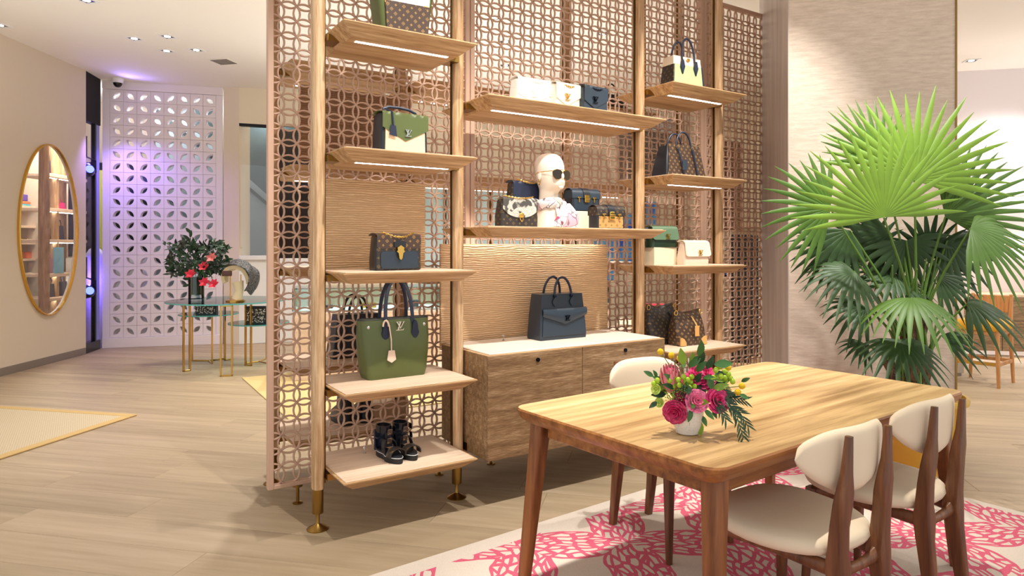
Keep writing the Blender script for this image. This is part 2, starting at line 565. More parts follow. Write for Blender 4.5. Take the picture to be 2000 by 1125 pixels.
def leaf_tile(flip):
    # plate with a lens hole along a diagonal
    w, h, t = TW / 2 - 0.0015, TH / 2 - 0.0015, 0.1
    ns = 10
    lens = []
    L = 0.058; b = 0.027
    for i in range(ns):
        s = -L + 2 * L * i / ns
        lens.append((s, b * (1 - (s / L) ** 2)))
    for i in range(ns):
        s = L - 2 * L * i / ns
        lens.append((s, -b * (1 - (s / L) ** 2)))
    ca, sa = math.cos(R(45)), math.sin(R(45))
    if flip: sa = -sa
    ln = [(x * ca - y * sa, x * sa + y * ca) for x, y in lens]
    out = []
    for x, y in ln:
        k = 1e9
        d = math.hypot(x, y)
        k = min(w / abs(x) if abs(x) > 1e-6 else 1e9, h / abs(y) if abs(y) > 1e-6 else 1e9)
        out.append([x * k, y * k])
    for cx, cy in ((w, h), (-w, h), (w, -h), (-w, -h)):
        i = min(range(len(out)), key=lambda q: (out[q][0] - cx) ** 2 + (out[q][1] - cy) ** 2)
        out[i] = [cx, cy]
    n = len(ln)
    rim = [(x * 1.12, y * 1.12) for x, y in ln]
    g = G()
    v = [(p[0], 0.025, p[1]) for p in ln] + [(p[0], 0.0, p[1]) for p in rim] + [(p[0], 0, p[1]) for p in out] + [(p[0], t, p[1]) for p in ln] + [(p[0], t, p[1]) for p in out]
    f = []
    for k in range(n):
        j = (k + 1) % n
        f += [(k, j, n + j, n + k), (n + k, n + j, 2 * n + j, 2 * n + k), (k, 3 * n + k, 3 * n + j, j), (3 * n + k, 4 * n + k, 4 * n + j, 3 * n + j), (2 * n + k, 2 * n + j, 4 * n + j, 4 * n + k)]
    g.add(v, f)
    me = g.mesh('tile'); me.materials.append(M['white_tile'])
    return me
tiles = (leaf_tile(False), leaf_tile(True))
for i in range(8):
    for j in range(21):
        link('tile', tiles[(i + j) % 2], None, scr, (mL + TW * (i + 0.5), 0, Z0T + TH * (j + 0.5)))
# ---- cream pillar and long back wall with a window
PA = (1.697, 10.143); PB = (1.876, 9.995)
struct(wallbox('pillar', PA, PB, 0, ZC, 0.3, M['wall_far']))
BA = Vector((1.876, 9.995, 0)); BD = Vector((0.9756, -0.2195, 0)); BR = math.atan2(BD.y, BD.x)
def back(x0, x1, z0, z1, mat, name, y0=0.0, y1=0.12, bev=0.0, parent=None):
    g = G(); g.box(x0, x1, y0, y1, z0, z1, bev)
    return g.build(name, mat, parent, BA if parent is None else (0, 0, 0), (0, 0, BR) if parent is None else (0, 0, 0))
struct(back(0.0, 7.6, 3.1, ZC, M['wall_far'], 'wall_back'))
struct(back(0.0, 0.36, 0.0, 1.2, M['white_wall'], 'wall_4'))
struct(back(0.36, 0.47, 0.0, 3.1, M['wall_far'], 'wall_5'))
struct(back(1.02, 7.6, 0.0, 3.1, M['wall_far'], 'wall_6'))
struct(back(0.47, 1.02, 0.0, 1.2, M['white_wall'], 'wall_7'))
M['grey_glass'] = plain('grey_blue_glass', (150, 164, 172), 0.12, 0.0)
M['grey_blue'] = plain('grey_blue_cladding', (150, 164, 172), 0.5)
M['dark_glass'] = plain('dark_smoked_glass', (34, 26, 24), 0.12)
# window toward the escalator: pane, sill, escalator balustrade beyond
w1 = struct(back(0.0, 0.36, 1.2, 3.1, M['pane'], 'window_1', 0.03, 0.036))
back(0.0, 0.36, 1.18, 1.24, M['white_wall'], 'window_sill', -0.03, 0.08, 0.004, w1)
back(0.0, 0.36, 3.06, 3.1, M['black_metal'], 'window_head', 0.0, 0.06, 0.0, w1)
esc = thing('escalator', 'grey blue glass balustrade of an escalator beyond the window', 'escalator', BA, BR)
def slab(pts, y0, y1, mat, name, parent):
    g = G(); g.prism(pts, y0, y1, 'y'); return g.build(name, mat, parent)
slab([(-1.2, 3.6), (-1.2, 2.9), (1.3, 0.85), (1.3, 3.6)], 1.30, 1.34, plain('escalator_glass_dark', (60, 76, 80), 0.2), 'soffit_glass', esc)
slab([(-1.2, 3.62), (-1.2, 0.3), (2.2, 0.3), (2.2, 0.5)], 1.0, 1.04, M['grey_blue'], 'balustrade_panel', esc)
for zt in (3.45, 2.3, 1.25):
    slab([(-1.2, zt), (-1.2, zt - 0.06), (2.2, zt - 3.06), (2.2, zt - 3.0)], 0.96, 0.998, plain('grey_steel_rail', (70, 76, 80), 0.35, 0.6), 'handrail', esc)
# dark doors in the long wall
d1 = struct(back(0.47, 1.02, 1.2, 3.05, M['dark_glass'], 'door_1', 0.02, 0.06))
# ---- outer shell far behind the pierced screen (mall side)
M['mall'] = plain('mall_wall', (176, 186, 190), 0.6)
g = G(); g.box(-0.8, 2.4, 2.0, 2.05, 0, 3.6); struct(g.build('wall_8', M['mall'], None, SA, (0, 0, SRZ)))
sf = thing('mall_shopfront', 'dark shopfront seen through the openings of the tile screen', 'shopfront', SA, SRZ)
g = G(); g.box(-0.75, 0.85, 1.1, 1.18, 1.22, 2.62); g.build('dark_fascia', M['black'], sf)
g = G(); g.box(-0.75, 1.3, 1.0, 1.08, 0.02, 1.2); g.build('white_counter', M['white_wall'], sf)
g = G(); g.box(-0.42, -0.2, 1.04, 1.09, 1.3, 2.5); g.build('yellow_sign', plain('yellow_sign', (222, 222, 90), 0.5), sf)
point((1.15, 10.95, 3.45), 22, (0.92, 0.97, 1.0), 0.2)  # added fill lights without fixtures, behind the screen and window
point((0.55, 11.05, 3.45), 10, (0.95, 0.97, 1.0), 0.2)
point((2.5, 11.0, 3.52), 40, (0.92, 0.97, 1.0), 0.2)
# blue stage lights
spot((0.5, 10.2, 3.4), (0.7, 9.9, 3.6), 7, 160, 0.9, 0.05, (0.3, 0.22, 1.0))
point((0.12, 10.45, 2.5), 9, (0.16, 0.10, 1.0), 0.05)
point((0.12, 10.45, 0.9), 10, (0.16, 0.10, 1.0), 0.05)
spot((0.18, 9.98, 2.9), (0.9, 10.3, 1.4), 60, 120, 0.9, 0.05, (0.35, 0.22, 1.0))
for (z_, lab) in ((2.35, 'black moving stage lamp with blue lens high in the display window'), (0.78, 'black moving stage lamp with blue lens low in the display window')):
    t = thing('stage_lamp', lab, 'stage lamp', (0.07, 10.32, z_), 0.4, 'blue stage lamps')
    g = G(); g.lathe([(0.05, -0.09), (0.085, -0.05), (0.09, 0.04), (0.06, 0.09)], 16, m=Matrix.Rotation(R(80), 4, 'X')); g.build('head', M['black_metal'], t)
    g = G(); g.tube([(-0.11, 0, -0.02), (-0.11, 0, 0.14), (0, 0, 0.18), (0.11, 0, 0.14), (0.11, 0, -0.02)], 0.012, 6); g.build('yoke', M['black_metal'], t)
    qn = N('blue_lens'); qn.b.inputs['Emission Color'].default_value = (0.1, 0.15, 1, 1); qn.b.inputs['Emission Strength'].default_value = 3
    g = G(); g.cyl((0, 0, 0.09), 0.05, 0.01, 14, m=Matrix.Rotation(R(80), 4, 'X')); g.build('lens', qn.done((0.1, 0.1, 1, 1), 0.3), t)
    g = G(); g.tube([(0.0, 0.0, 0.18), (0, 0, 0.45)], 0.01, 6); g.build('bracket', M['black_metal'], t)

# ---- column on the right
CA = Vector((3.985, 2.775, 0)); CB = Vector((4.688, 2.072, 0))
M['strie'] = None
q = N('strie_wall')
vec = q.coord((0.15, 0.15, 1))
w = q.noise(vec, 55, 3, 0.7)
q.bump(w, 0.35, 0.004)
M['strie'] = q.done(q.ramp(w, [(0.35, srgb(204, 184, 166)), (0.65, srgb(224, 206, 188))]), 0.6)
q = N('satin_steel')
vec = q.coord((1, 1, 0.12))
w = q.noise(vec, 9, 5, 0.6)
M['satin'] = q.done(q.ramp(w, [(0.3, srgb(176, 164, 158)), (0.7, srgb(208, 196, 188))]), 0.38, 0.15)
column = struct(wallbox('column', CA, CB, 0, ZC, 1.3, M['strie']))
g = G(); g.box(-0.006, 0.0, 0.0, 1.3, 0, ZC)
c1 = g.build('satin_panel', M['satin'], column)
g = G(); g.box(0.994, 1.004, -0.006, 0.03, 0, ZC)
g.build('brass_corner', M['brass'], column)
g = G(); g.box(0.0, 0.994, -0.008, 0.0, 0.0, 0.11, 0.002)
g.build('baseboard', M['strie'], column)

# ---- ceiling fixtures
def downlight(x, y, rz, lab, grp='recessed ceiling spots'):
    t = thing('downlight', lab, 'ceiling light', (x, y, ZC), rz, grp)
    g = G()
    for a in ((-0.075, 0.075, -0.075, -0.055), (-0.075, 0.075, 0.055, 0.075), (-0.075, -0.055, -0.055, 0.055), (0.055, 0.075, -0.055, 0.055)):
        g.box(a[0], a[1], a[2], a[3], -0.008, 0.0)
    g.build('trim', M['white_wall'], t)
    g = G(); g.box(-0.054, 0.054, -0.054, 0.054, -0.003, -0.0005); g.build('recess', M['black'], t)
    g = G(); g.cyl((0, 0, -0.007), 0.032, 0.004, 14); g.build('lens', M['downlight'], t)
    return t
DL = [(0.49, 8.26, 'square recessed ceiling spot nearest the left wall, beside the mirror'), (0.78, 7.99, 'square recessed ceiling spot, right one of the near row over the open floor'),
      (0.83, 8.58, 'square recessed ceiling spot, left one of the row by the tile screen'), (1.11, 8.36, 'square recessed ceiling spot closest to the ceiling vent'),
      (-0.68, 8.5, 'square recessed ceiling spot at the top edge of the left wall'), (0.05, 7.22, 'square recessed ceiling spot cut by the top of the view'),
      (9.0, 3.8, 'square recessed ceiling spot in front of the lit wall shelves')]
for x, y, lab in DL:
    downlight(x, y, R(-45), lab)
BL = sorted(((2.1, 5.3), (2.8, 5.0), (3.4, 5.6), (2.6, 6.4), (3.9, 6.2), (4.6, 5.4), (3.2, 7.2), (4.4, 7.0)), key=lambda p: Vector((p[0], p[1], 0)).dot(RGT) / Vector((p[0], p[1], 0)).dot(FWD))
for k, (x, y) in enumerate(BL):
    downlight(x, y, R(-45), 'recessed ceiling spot seen through the lattice, ' + ('leftmost', 'second', 'third', 'fourth', 'fifth', 'sixth', 'seventh', 'rightmost')[k] + (' of eight' if k in (0, 7) else ' from the left'), 'ceiling spots behind the lattice')
t = thing('ceiling_vent', 'pale square air vent in the ceiling near the tile screen', 'vent', (1.46, 8.7, ZC), R(-45))
g = G(); g.box(-0.13, 0.13, -0.13, 0.13, -0.006, 0, 0.002); g.build('frame', M['ceiling'], t)
for k in range(7):
    g = G(); g.box(-0.11, 0.11, -0.105 + k * 0.031, -0.088 + k * 0.031, -0.012, -0.006); g.build('louvre', M['base_grey'], t)
t = thing('dome_camera', 'small white dome security camera on the ceiling by the tile screen', 'camera', (0.42, 10.35, ZC))
g = G(); g.lathe([(0.07, 0), (0.07, -0.045), (0.06, -0.06)], 20); g.build('housing', M['white_wall'], t)
g = G(); g.lathe([(0.055, -0.06), (0.05, -0.085), (0.03, -0.11), (0.004, -0.118)], 20); g.build('dome', M['black'], t)
# ================================================================ display shelving
PXS = (0.960, 1.714, 3.042, 3.795)
YF, YP, YB, YL = 2.9475, 3.218, 3.47, 3.60
ZL = (0.29, 0.689, 1.238, 1.81, 2.385)
ZM = (1.463, 2.142)
ZR = (0.29, 0.70, 1.238, 1.81, 2.385)

def shelf_meshes(w, d, t=0.056, led=0.48):
    # frustum-shaped tray shelf; origin at the middle of the top face
    x, y = w / 2, d / 2
    c = 0.062
    g = G()
    rings = []
    for (ix, iy, z) in ((c, c, -t), (0.004, 0.004, -0.012), (0, 0, -0.009), (0, 0, -0.004)):
        rings.append([(-x + ix, -y + iy, z), (x - ix, -y + iy, z), (x - ix, y - iy, z), (-x + ix, y - iy, z)])
    g.loft(rings)
    body = g.mesh('board', 20); body.materials.append(M['oak'])
    g = G(); g.box(-x + 0.012, x - 0.012, -y + 0.012, y - 0.012, -0.004, 0.0, 0.0015)
    tray = g.mesh('tray'); tray.materials.append(M['oak_tray'])
    g = G(); g.box(-led / 2, led / 2, -0.135, -0.115, -t - 0.0012, -t + 0.003)
    strip = g.mesh('led_strip'); strip.materials.append(M['led'])
    return body, tray, strip

def post_parts(parent, x, y, side, wood_bottom=0.197):
    g = G()
    prof = []
    def ring(z, k=1.0):
        return [(x + 0.030 * k * math.copysign(abs(math.cos(a)) ** 0.8, math.cos(a)), y + 0.041 * k * math.copysign(abs(math.sin(a)) ** 0.8, math.sin(a)), z) for a in [2 * PI * i / 24 for i in range(24)]]
    rings = [ring(wood_bottom, 0.94), ring(wood_bottom + 0.6), ring(1.8, 1.06), ring(ZC - 0.001, 1.0)]
    g.loft(rings)
    p = g.build('post', M['oak_z'], parent)
    for s_ in side:
        g = G(); g.box(x + s_ * 0.022, x + s_ * 0.036, y - 0.006, y + 0.006, wood_bottom + 0.02, ZC - 0.02)
        lo, hi = sorted((x + s_ * 0.020, x + s_ * 0.0365))
        g = G(); g.box(lo, hi, y - 0.007, y + 0.007, wood_bottom + 0.02, ZC - 0.02); g.build('brass_channel', M['brass_dark'], p)
    g = G(); g.lathe([(0.026, 0.078), (0.0265, 0.08), (0.0265, wood_bottom)], 24, (x, y, 0)); g.build('brass_sleeve', M['brass'], p)
    g = G(); g.lathe([(0.052, 0.0), (0.052, 0.004), (0.012, 0.026), (0.0095, 0.03), (0.0095, 0.08)], 24, (x, y, 0)); g.build('brass_foot', M['brass'], p)
    return p

def bay(parent, xa, xb, zs, yc, d, led, flip=False, lit=None, rear_lit=()):
    w = (xb - 0.022) - (xa + 0.036)
    w = xb - xa - 0.062
    body, tray, strip = shelf_meshes(w, d, led=led)
    xm = (xa + xb) / 2 + 0.006
    for i, z in enumerate(zs):
        s = link('shelf', body, None, parent, (xm, yc, z), (0, 0, PI if flip else 0))
        link('tray', tray, None, s)
        if rear_lit and i in rear_lit:
            g = G(); g.box(-led / 2, led / 2, d / 2 - 0.05, d / 2 - 0.026, -0.046, -0.028, m=None)
            link('led_strip', g.mesh('led_strip'), M['led'], s, label='glowing white light strip')
        elif lit is None or i in lit:
            link('led_strip', strip, None, s, label='glowing white light strip')
        for sx in (-1, 1):
            g = G(); g.box(sx * (w / 2 - 0.05), sx * (w / 2 + 0.012), -0.012 if not flip else -0.03, 0.03 if not flip else 0.012, -0.05, -0.022, 0.0)
            x0, x1 = sorted((sx * (w / 2 - 0.055), sx * (w / 2 + 0.008)))
            g = G(); g.box(x0, x1, -0.05 if not flip else -0.05, 0.05, -0.048, -0.018)
            g.build('bracket', M['brass'], s)

unit = thing('shelving_unit', 'tall limed oak shelving on brass feet holding the handbags in front of the lattice', 'shelving')
for i, x in enumerate(PXS):
    post_parts(unit, x, YP, ((1,), (-1, 1), (-1, 1), (-1,))[i])
yc = (YF + YB) / 2; dd = YB - YF
bay(unit, PXS[0], PXS[1], ZL, yc, dd, 0.49, lit=(1, 2, 3, 4))
bay(unit, PXS[1], PXS[2], ZM, yc, dd, 1.06, rear_lit=(0,))
bay(unit, PXS[2], PXS[3], ZR, yc, dd, 0.49, lit=(1, 2, 3, 4))
g = G(); g.box(1.002, 1.655, 3.49, 3.51, 1.205, 1.715, 0.002); g.build('back_panel', M['wave'], unit, label='wave carved oak panel')
g = G(); g.box(1.748, 3.004, 3.476, 3.496, 0.76, 1.372, 0.002); g.build('back_panel', M['wave'], unit, label='wave carved oak panel')

# rear shelving on the other side of the lattice
YR = 2 * YL - YP
ru = thing('shelving_unit', 'oak shelving standing behind the lattice screen, seen through its rings', 'shelving')
for i, x in enumerate(PXS):
    post_parts(ru, x - 0.03 if i == 0 else x, YR, ((1,), (-1, 1), (-1, 1), (-1,))[i])
yc2 = 2 * YL - yc
bay(ru, PXS[0] - 0.03, PXS[1], ZL, yc2, dd, 0.49, True, (3, 4))
bay(ru, PXS[1], PXS[2], (0.55, 1.18, 1.81, 2.385), yc2, dd, 1.06, True, (1, 2, 3))
bay(ru, PXS[2], PXS[3], ZR, yc2, dd, 0.49, True, (3, 4))
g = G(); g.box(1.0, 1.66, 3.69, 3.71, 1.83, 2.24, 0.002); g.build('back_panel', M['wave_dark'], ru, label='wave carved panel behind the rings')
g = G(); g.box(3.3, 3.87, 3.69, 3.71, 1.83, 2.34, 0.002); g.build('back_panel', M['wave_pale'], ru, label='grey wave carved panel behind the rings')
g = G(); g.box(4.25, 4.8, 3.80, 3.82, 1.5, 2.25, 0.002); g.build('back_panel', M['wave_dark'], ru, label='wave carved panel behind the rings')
for x in (4.34, 4.72):
    post_parts(ru, x, YR + 0.1, (-1,))

# ================================================================ lattice screens
PIT = 0.0805
NR = 39
Z0L = 0.13
def ring_mesh(a0=0.0, a1=2 * PI, n=24):
    g = G()
    rr = PIT * math.sqrt(0.5)
    w, t = 0.0043, 0.0065
    rings = []
    full = abs(a1 - a0 - 2 * PI) < 1e-6
    k = n if full else n // 2
    for i in range(k + 1):
        a = a0 + (a1 - a0) * i / k
        c, s = math.cos(a), math.sin(a)
        rings.append([((rr + o) * c, y, (rr + o) * s) for o, y in ((-w, t), (-w, -t * 0.6), (-w * 0.4, -t), (w * 0.4, -t), (w, -t * 0.6), (w, t))])
    if full: rings[-1] = rings[0]
    g.loft(rings, cap=not full)
    return g
gfull = ring_mesh()
rm = gfull.mesh('ring', 50); rm.materials.append(M['lattice'])
ghr = ring_mesh(-PI / 2, PI / 2)
ghl = ring_mesh(PI / 2, 3 * PI / 2)
def lattice(x0, cols, label):
    W = (cols + 1) * PIT + 0.06
    H = NR * PIT + 0.06
    t = thing('lattice_screen', label, 'screen', (x0, YL, Z0L - 0.03))
    # frame
    for (a, b) in ((0, 0.03), (W - 0.03, W)):
        g = G(); g.box(a, b, -0.02, 0.02, 0, H, 0.003); g.build('stile', M['lattice'], t)
    g = G(); g.box(0.03, W - 0.03, -0.02, 0.02, 0, 0.022, 0.003); g.build('bottom_rail', M['lattice'], t)
    g = G(); g.box(0.03, W - 0.03, -0.02, 0.02, H - 0.028, H, 0.003); g.build('top_rail', M['lattice'], t)
    cells = [(0.03 + PIT * (i + 1), 0.03 + PIT * (j + 0.5), i, j) for i in range(cols) for j in range(NR)]
    def dist(c):
        return (x0 + c[0]) ** 2 + YL ** 2 + (c[1] + Z0L - 1.35) ** 2 * 1.4
    cells.sort(key=dist)
    rest = G()
    for k, (cx, cz, i, j) in enumerate(cells):
        dy = 0.0012 if (i + j) % 2 else -0.0012
        if k < 300:
            link('ring', rm, None, t, (cx, dy, cz))
        else:
            rest.add(gfull.v, gfull.f, Matrix.Translation((cx, dy, cz)))
    for j in range(NR):
        dy = 0.0012 if j % 2 else -0.0012
        rest.add(ghr.v, ghr.f, Matrix.Translation((0.03, -dy, 0.03 + PIT * (j + 0.5))))
        rest.add(ghl.v, ghl.f, Matrix.Translation((W - 0.03, dy, 0.03 + PIT * (j + 0.5))))
    rest.build('ring_field', M['lattice'], t, kind='stuff', sharp=50)
    for fx in ((0.17,) if cols < 12 else (0.155, W - 0.2)):
        g = G(); g.lathe([(0.026, -0.1), (0.026, -0.094), (0.009, -0.09), (0.009, -0.012), (0.026, -0.01), (0.026, 0.0)], 18, (fx, 0, 0)); g.build('foot', M['brass'], t)
    return x0 + W
xe = lattice(0.812, 13, 'rose lattice screen of interlaced rings behind the left shelves')
xe = lattice(xe + 0.004, 24, 'widest rose lattice screen of interlaced rings, behind the black tote and bust')
xe = lattice(xe + 0.004, 8, 'narrow rose lattice screen of interlaced rings next to the column')

# ================================================================ cabinet
cab = thing('cabinet', 'wide limed oak cabinet with two doors under the black tote', 'cabinet', (0, 0, 0))
CX0, CX1 = 1.750, 3.006
g = G(); g.box(CX0, CX1, YF + 0.022, YB, 0.258, 0.793, 0.002); g.build('body', M['oak_front'], cab)
for (a, b) in ((CX0, 2.3635), (2.3665, CX1)):
    g = G(); g.box(a, b, YF, YF + 0.02, 0.258, 0.793, 0.002)
    d = g.build('door', M['oak_front'], cab)
    lx = 2.058 if a < 2 else 2.682
    g = G(); g.cyl((0, 0, 0), 0.011, 0.008, 16, m=Matrix.Translation((lx, YF, 0.752)) @ Matrix.Rotation(R(90), 4, 'X')); g.build('lock', M['gunmetal'], d)
g = G(); g.box(CX0, CX1, YF, YB, 0.793, 0.797); g.build('top', M['oak'], cab)
g = G(); g.box(CX0 + 0.02, CX1 - 0.02, YF + 0.02, YB - 0.01, 0.797, 0.803, 0.002); g.build('top_inlay', plain('pale_leather_top', (232, 214, 196), 0.55), cab)
for sx in (CX0 - 0.003, CX1):
    g = G(); g.box(sx, sx + 0.003, YP - 0.05, YP + 0.06, 0.258, 0.30); g.build('bracket', M['brass_dark'], cab)
# ================================================================ leather goods
def leather(name, rgb, rough=0.38, b=0.08):
    return plain(name, rgb, rough, 0, b, 420)
L_ = {
 'green': leather('olive_leather', (84, 94, 48)), 'green_lt': leather('light_olive_leather', (112, 134, 70)), 'navy': leather('navy_leather', (28, 36, 58)),
 'black': leather('black_leather', (26, 29, 36)), 'slate': leather('slate_leather', (38, 50, 62)), 'white': leather('white_leather', (246, 242, 234)),
 'cream': leather('cream_leather', (240, 222, 196)), 'peach': leather('natural_leather', (236, 200, 164)), 'blush': leather('blush_leather', (228, 200, 178)),
 'pale_green': leather('pale_green_leather', (176, 188, 138)), 'forest': leather('forest_green_leather', (34, 54, 38), 0.25), 'sage': leather('sage_leather', (92, 118, 90)),
 'honey': leather('honey_leather', (214, 160, 92)), 'black_gloss': leather('black_gloss_leather', (16, 18, 24), 0.2)}
MONO = monogram('monogram_canvas')
MONO_D = monogram('monogram_canvas_dark', (46, 38, 34), (112, 90, 54))
MONO_G = monogram('monogram_canvas_reverse', (186, 142, 82), (104, 70, 40), 0.03)

def lv(w=0.045, h=0.04, d=0.005):
    """the interlocked L and V of the clasp"""
    g = G()
    k = h
    # L: italic serif
    g.prism([(-0.50 * k, -0.5 * k), (0.42 * k, -0.5 * k), (0.48 * k, -0.28 * k), (0.40 * k, -0.30 * k), (0.32 * k, -0.41 * k), (-0.12 * k, -0.41 * k), (0.10 * k, 0.40 * k), (0.20 * k, 0.5 * k), (-0.22 * k, 0.5 * k), (-0.08 * k, 0.42 * k), (-0.32 * k, -0.42 * k), (-0.50 * k, -0.44 * k)], -d, 0, 'y')
    # V
    g.prism([(-0.55 * k, 0.5 * k), (-0.22 * k, 0.5 * k), (-0.30 * k, 0.44 * k), (0.02 * k, -0.12 * k), (0.34 * k, 0.42 * k), (0.24 * k, 0.5 * k), (0.56 * k, 0.5 * k), (0.45 * k, 0.43 * k), (0.04 * k, -0.30 * k), (-0.02 * k, -0.30 * k), (-0.45 * k, 0.43 * k)], -d * 1.7, -d * 0.3, 'y')
    return g

def body_loft(secs):
    # secs: (w, d, r, z, cx, cy, bulge)
    g = G()
    g.loft([rrect(*((s + (0,) * (6 - len(s)))[:6]), bulge=(s[6] if len(s) > 6 else 0)) for s in secs])
    return g

def flap_shell(w, d, h, drop, th=0.004, lift=0.004, back_=0.5, nu=24, nv=18, ytilt=0.0):
    """flap from the back top edge over the top and down the front; drop(u) = length on the front"""
    yb, yf = d / 2, -d / 2
    rad = d / 2
    def fn(u, v):
        x = (u - 0.5) * w
        L = drop(u)
        top = PI * rad * 0.5 + 0.0
        tot = top + L
        s = v * tot
        if s < top:
            a = (s / top) * PI / 2
            # quarter-ish roll: from back (top) to front edge
            t = s / top
            y = yb - (yb - yf + lift) * math.sin(t * PI / 2) if False else yb + (yf - lift - yb) * t
            z = h + lift + 0.012 * math.sin(PI * min(1, t * 1.0)) * (1 - t * 0.3)
        else:
            dz = s - top
            y = yf - lift - ytilt * dz
            z = h + lift - dz
        # soften the front-top corner
        return (x, y, z)
    return G().shell(fn, nu, nv, th)

def arch(x0, x1, y, z0, h, n=20, lean=0.0, p=2.0):
    out = []
    for i in range(n + 1):
        t = i / n
        a = PI * (1 - t)
        x = (x0 + x1) / 2 + (x1 - x0) / 2 * math.copysign(abs(math.cos(a)) ** (2 / p), math.cos(a))
        z = z0 + h * abs(math.sin(a)) ** (2 / p)
        out.append((x, y + lean * (z - z0), z))
    return out

def chain(path, link_r=0.006, wire=0.0018):
    g = G()
    pts = [Vector(p) for p in path]
    acc = []
    # resample
    L = [0]
    for a, b in zip(pts, pts[1:]): L.append(L[-1] + (b - a).length)
    n = max(3, int(L[-1] / (link_r * 1.5)))
    for k in range(n + 1):
        s = L[-1] * k / n
        i = max(j for j in range(len(L)) if L[j] <= s + 1e-9)
        i = min(i, len(pts) - 2)
        t = (s - L[i]) / max(1e-9, L[i + 1] - L[i])
        p = pts[i].lerp(pts[i + 1], t)
        d = (pts[i + 1] - pts[i]).normalized()
        q = d.to_track_quat('X', 'Z').to_matrix().to_4x4()
        m = Matrix.Translation(p) @ q @ Matrix.Rotation(R(90 * (k % 2) + 30), 4, 'X')
        ring = []
        for i2 in range(9):
            a = 2 * PI * i2 / 8
            c = Vector((math.cos(a) * link_r, math.sin(a) * link_r * 0.7, 0))
            u = Vector((math.cos(a), math.sin(a), 0))
            ring.append([c + u * wire * math.cos(2 * PI * j / 5) + Vector((0, 0, wire * math.sin(2 * PI * j / 5))) for j in range(5)])
        ring[-1] = ring[0]
        g.loft(ring, cap=False, m=m)
    return g

def sag(x0, x1, y, z, s, n=16, y2=None):
    return [(x0 + (x1 - x0) * i / n, y if y2 is None else y + (y2 - y) * math.sin(PI * i / n), z - s * math.sin(PI * i / n)) for i in range(n + 1)]

# ---- 1 green, white and monogram tote on the top left shelf
t = thing('handbag', 'green and white tote with monogram pocket on the top left shelf', 'handbag', (1.36, 3.15, 2.385), R(-3))
body_loft([(0.235, 0.15, 0.03, 0.0), (0.24, 0.16, 0.03, 0.02), (0.28, 0.17, 0.03, 0.18), (0.31, 0.17, 0.03, 0.30)]).build('body', L_['green'], t)
g = G(); g.prism([(-0.105, 0.005), (0.105, 0.005), (0.115, 0.165), (-0.115, 0.165)], -0.098, -0.078, 'y', Matrix.Rotation(R(1.5), 4, 'X')); g.build('pocket', MONO, t, label='brown monogram canvas pocket')
g = G(); g.prism([(-0.113, 0.168), (0.113, 0.168), (0.122, 0.30), (-0.122, 0.30)], -0.094, -0.078, 'y', Matrix.Rotation(R(1.5), 4, 'X')); g.build('upper_panel', L_['white'], t)
for x in (-0.065, 0.05):
    g = G(); g.prism([(x - 0.017, 0.30), (x - 0.017, 0.225), (x, 0.198), (x + 0.017, 0.225), (x + 0.017, 0.30)], -0.1, -0.095, 'y'); g.build('handle_tab', L_['navy'], t)
for x in (-0.105, 0.098):
    g = G(); g.box(x - 0.012, x + 0.012, -0.102, -0.096, 0.15, 0.168, 0.001); g.build('corner_tab', L_['honey'], t)
for y in (-0.07, 0.07):
    g = G(); g.tube(arch(-0.065, 0.05, y, 0.29, 0.14), 0.007, 8); g.build('handle', L_['navy'], t)

# ---- 2 green flap bag with natural front
t = thing('handbag', 'green flap handbag with natural leather front and dark top handle', 'handbag', (1.35, 3.14, 1.81), R(2))
body_loft([(0.25, 0.12, 0.012, 0.0), (0.25, 0.12, 0.012, 0.08), (0.24, 0.11, 0.015, 0.195), (0.235, 0.09, 0.02, 0.2)]).build('gusset', L_['black'], t)
g = G(); g.prism([(-0.108, 0.004), (0.108, 0.004), (0.104, 0.17), (-0.104, 0.17)], -0.066, -0.058, 'y'); g.build('front_panel', L_['peach'], t)
flap_shell(0.246, 0.125, 0.196, lambda u: 0.075 + 0.062 * (1 - abs(u - 0.5) * 2), 0.004, 0.006).build('flap', L_['green'], t)
lv(0.045, 0.034).build('clasp', M['silver'], t, (0.01, -0.072, 0.105), label='silver letter clasp')
g = G(); g.tube([(-0.085, 0, 0.205), (-0.09, 0, 0.228), (-0.06, 0, 0.24), (0, 0, 0.242), (0.05, 0, 0.236), (0.085, 0, 0.222), (0.095, 0, 0.206)], 0.007, 8); g.build('top_handle', L_['navy'], t)
g = G(); g.prism([(-0.092, 0.09), (-0.052, 0.082), (-0.058, 0.135), (-0.084, 0.138)], -0.079, -0.075, 'y'); g.tube([(-0.07, -0.077, 0.137), (-0.075, -0.074, 0.2), (-0.082, -0.02, 0.222)], 0.005, 6); g.build('luggage_tag', L_['navy'], t)

# ---- 3 monogram bag with black pocket
t = thing('handbag', 'brown monogram flap bag with black pocket and gold lock beside the carved panel', 'handbag', (1.33, 3.16, 1.238), R(2))
body_loft([(0.238, 0.09, 0.012, 0.0), (0.24, 0.095, 0.012, 0.05), (0.226, 0.08, 0.012, 0.165), (0.222, 0.06, 0.02, 0.172)]).build('gusset', L_['black_gloss'], t)
g = G(); g.box(-0.119, 0.119, -0.056, -0.047, 0.002, 0.12, 0.004); g.build('front_panel', MONO_D, t)
g = G(); g.loft([rrect(0.2, 0.085, 0.016, z, 0, 0.052) for z in (-0.004, 0.004)], True, Matrix.Translation((0, -0.056, 0)) @ Matrix.Rotation(R(90), 4, 'X')); g.build('front_pocket', L_['slate'], t)
flap_shell(0.236, 0.1, 0.168, lambda u: 0.066 if 0.04 < u < 0.96 else 0.058, 0.004, 0.006).build('flap', MONO, t)
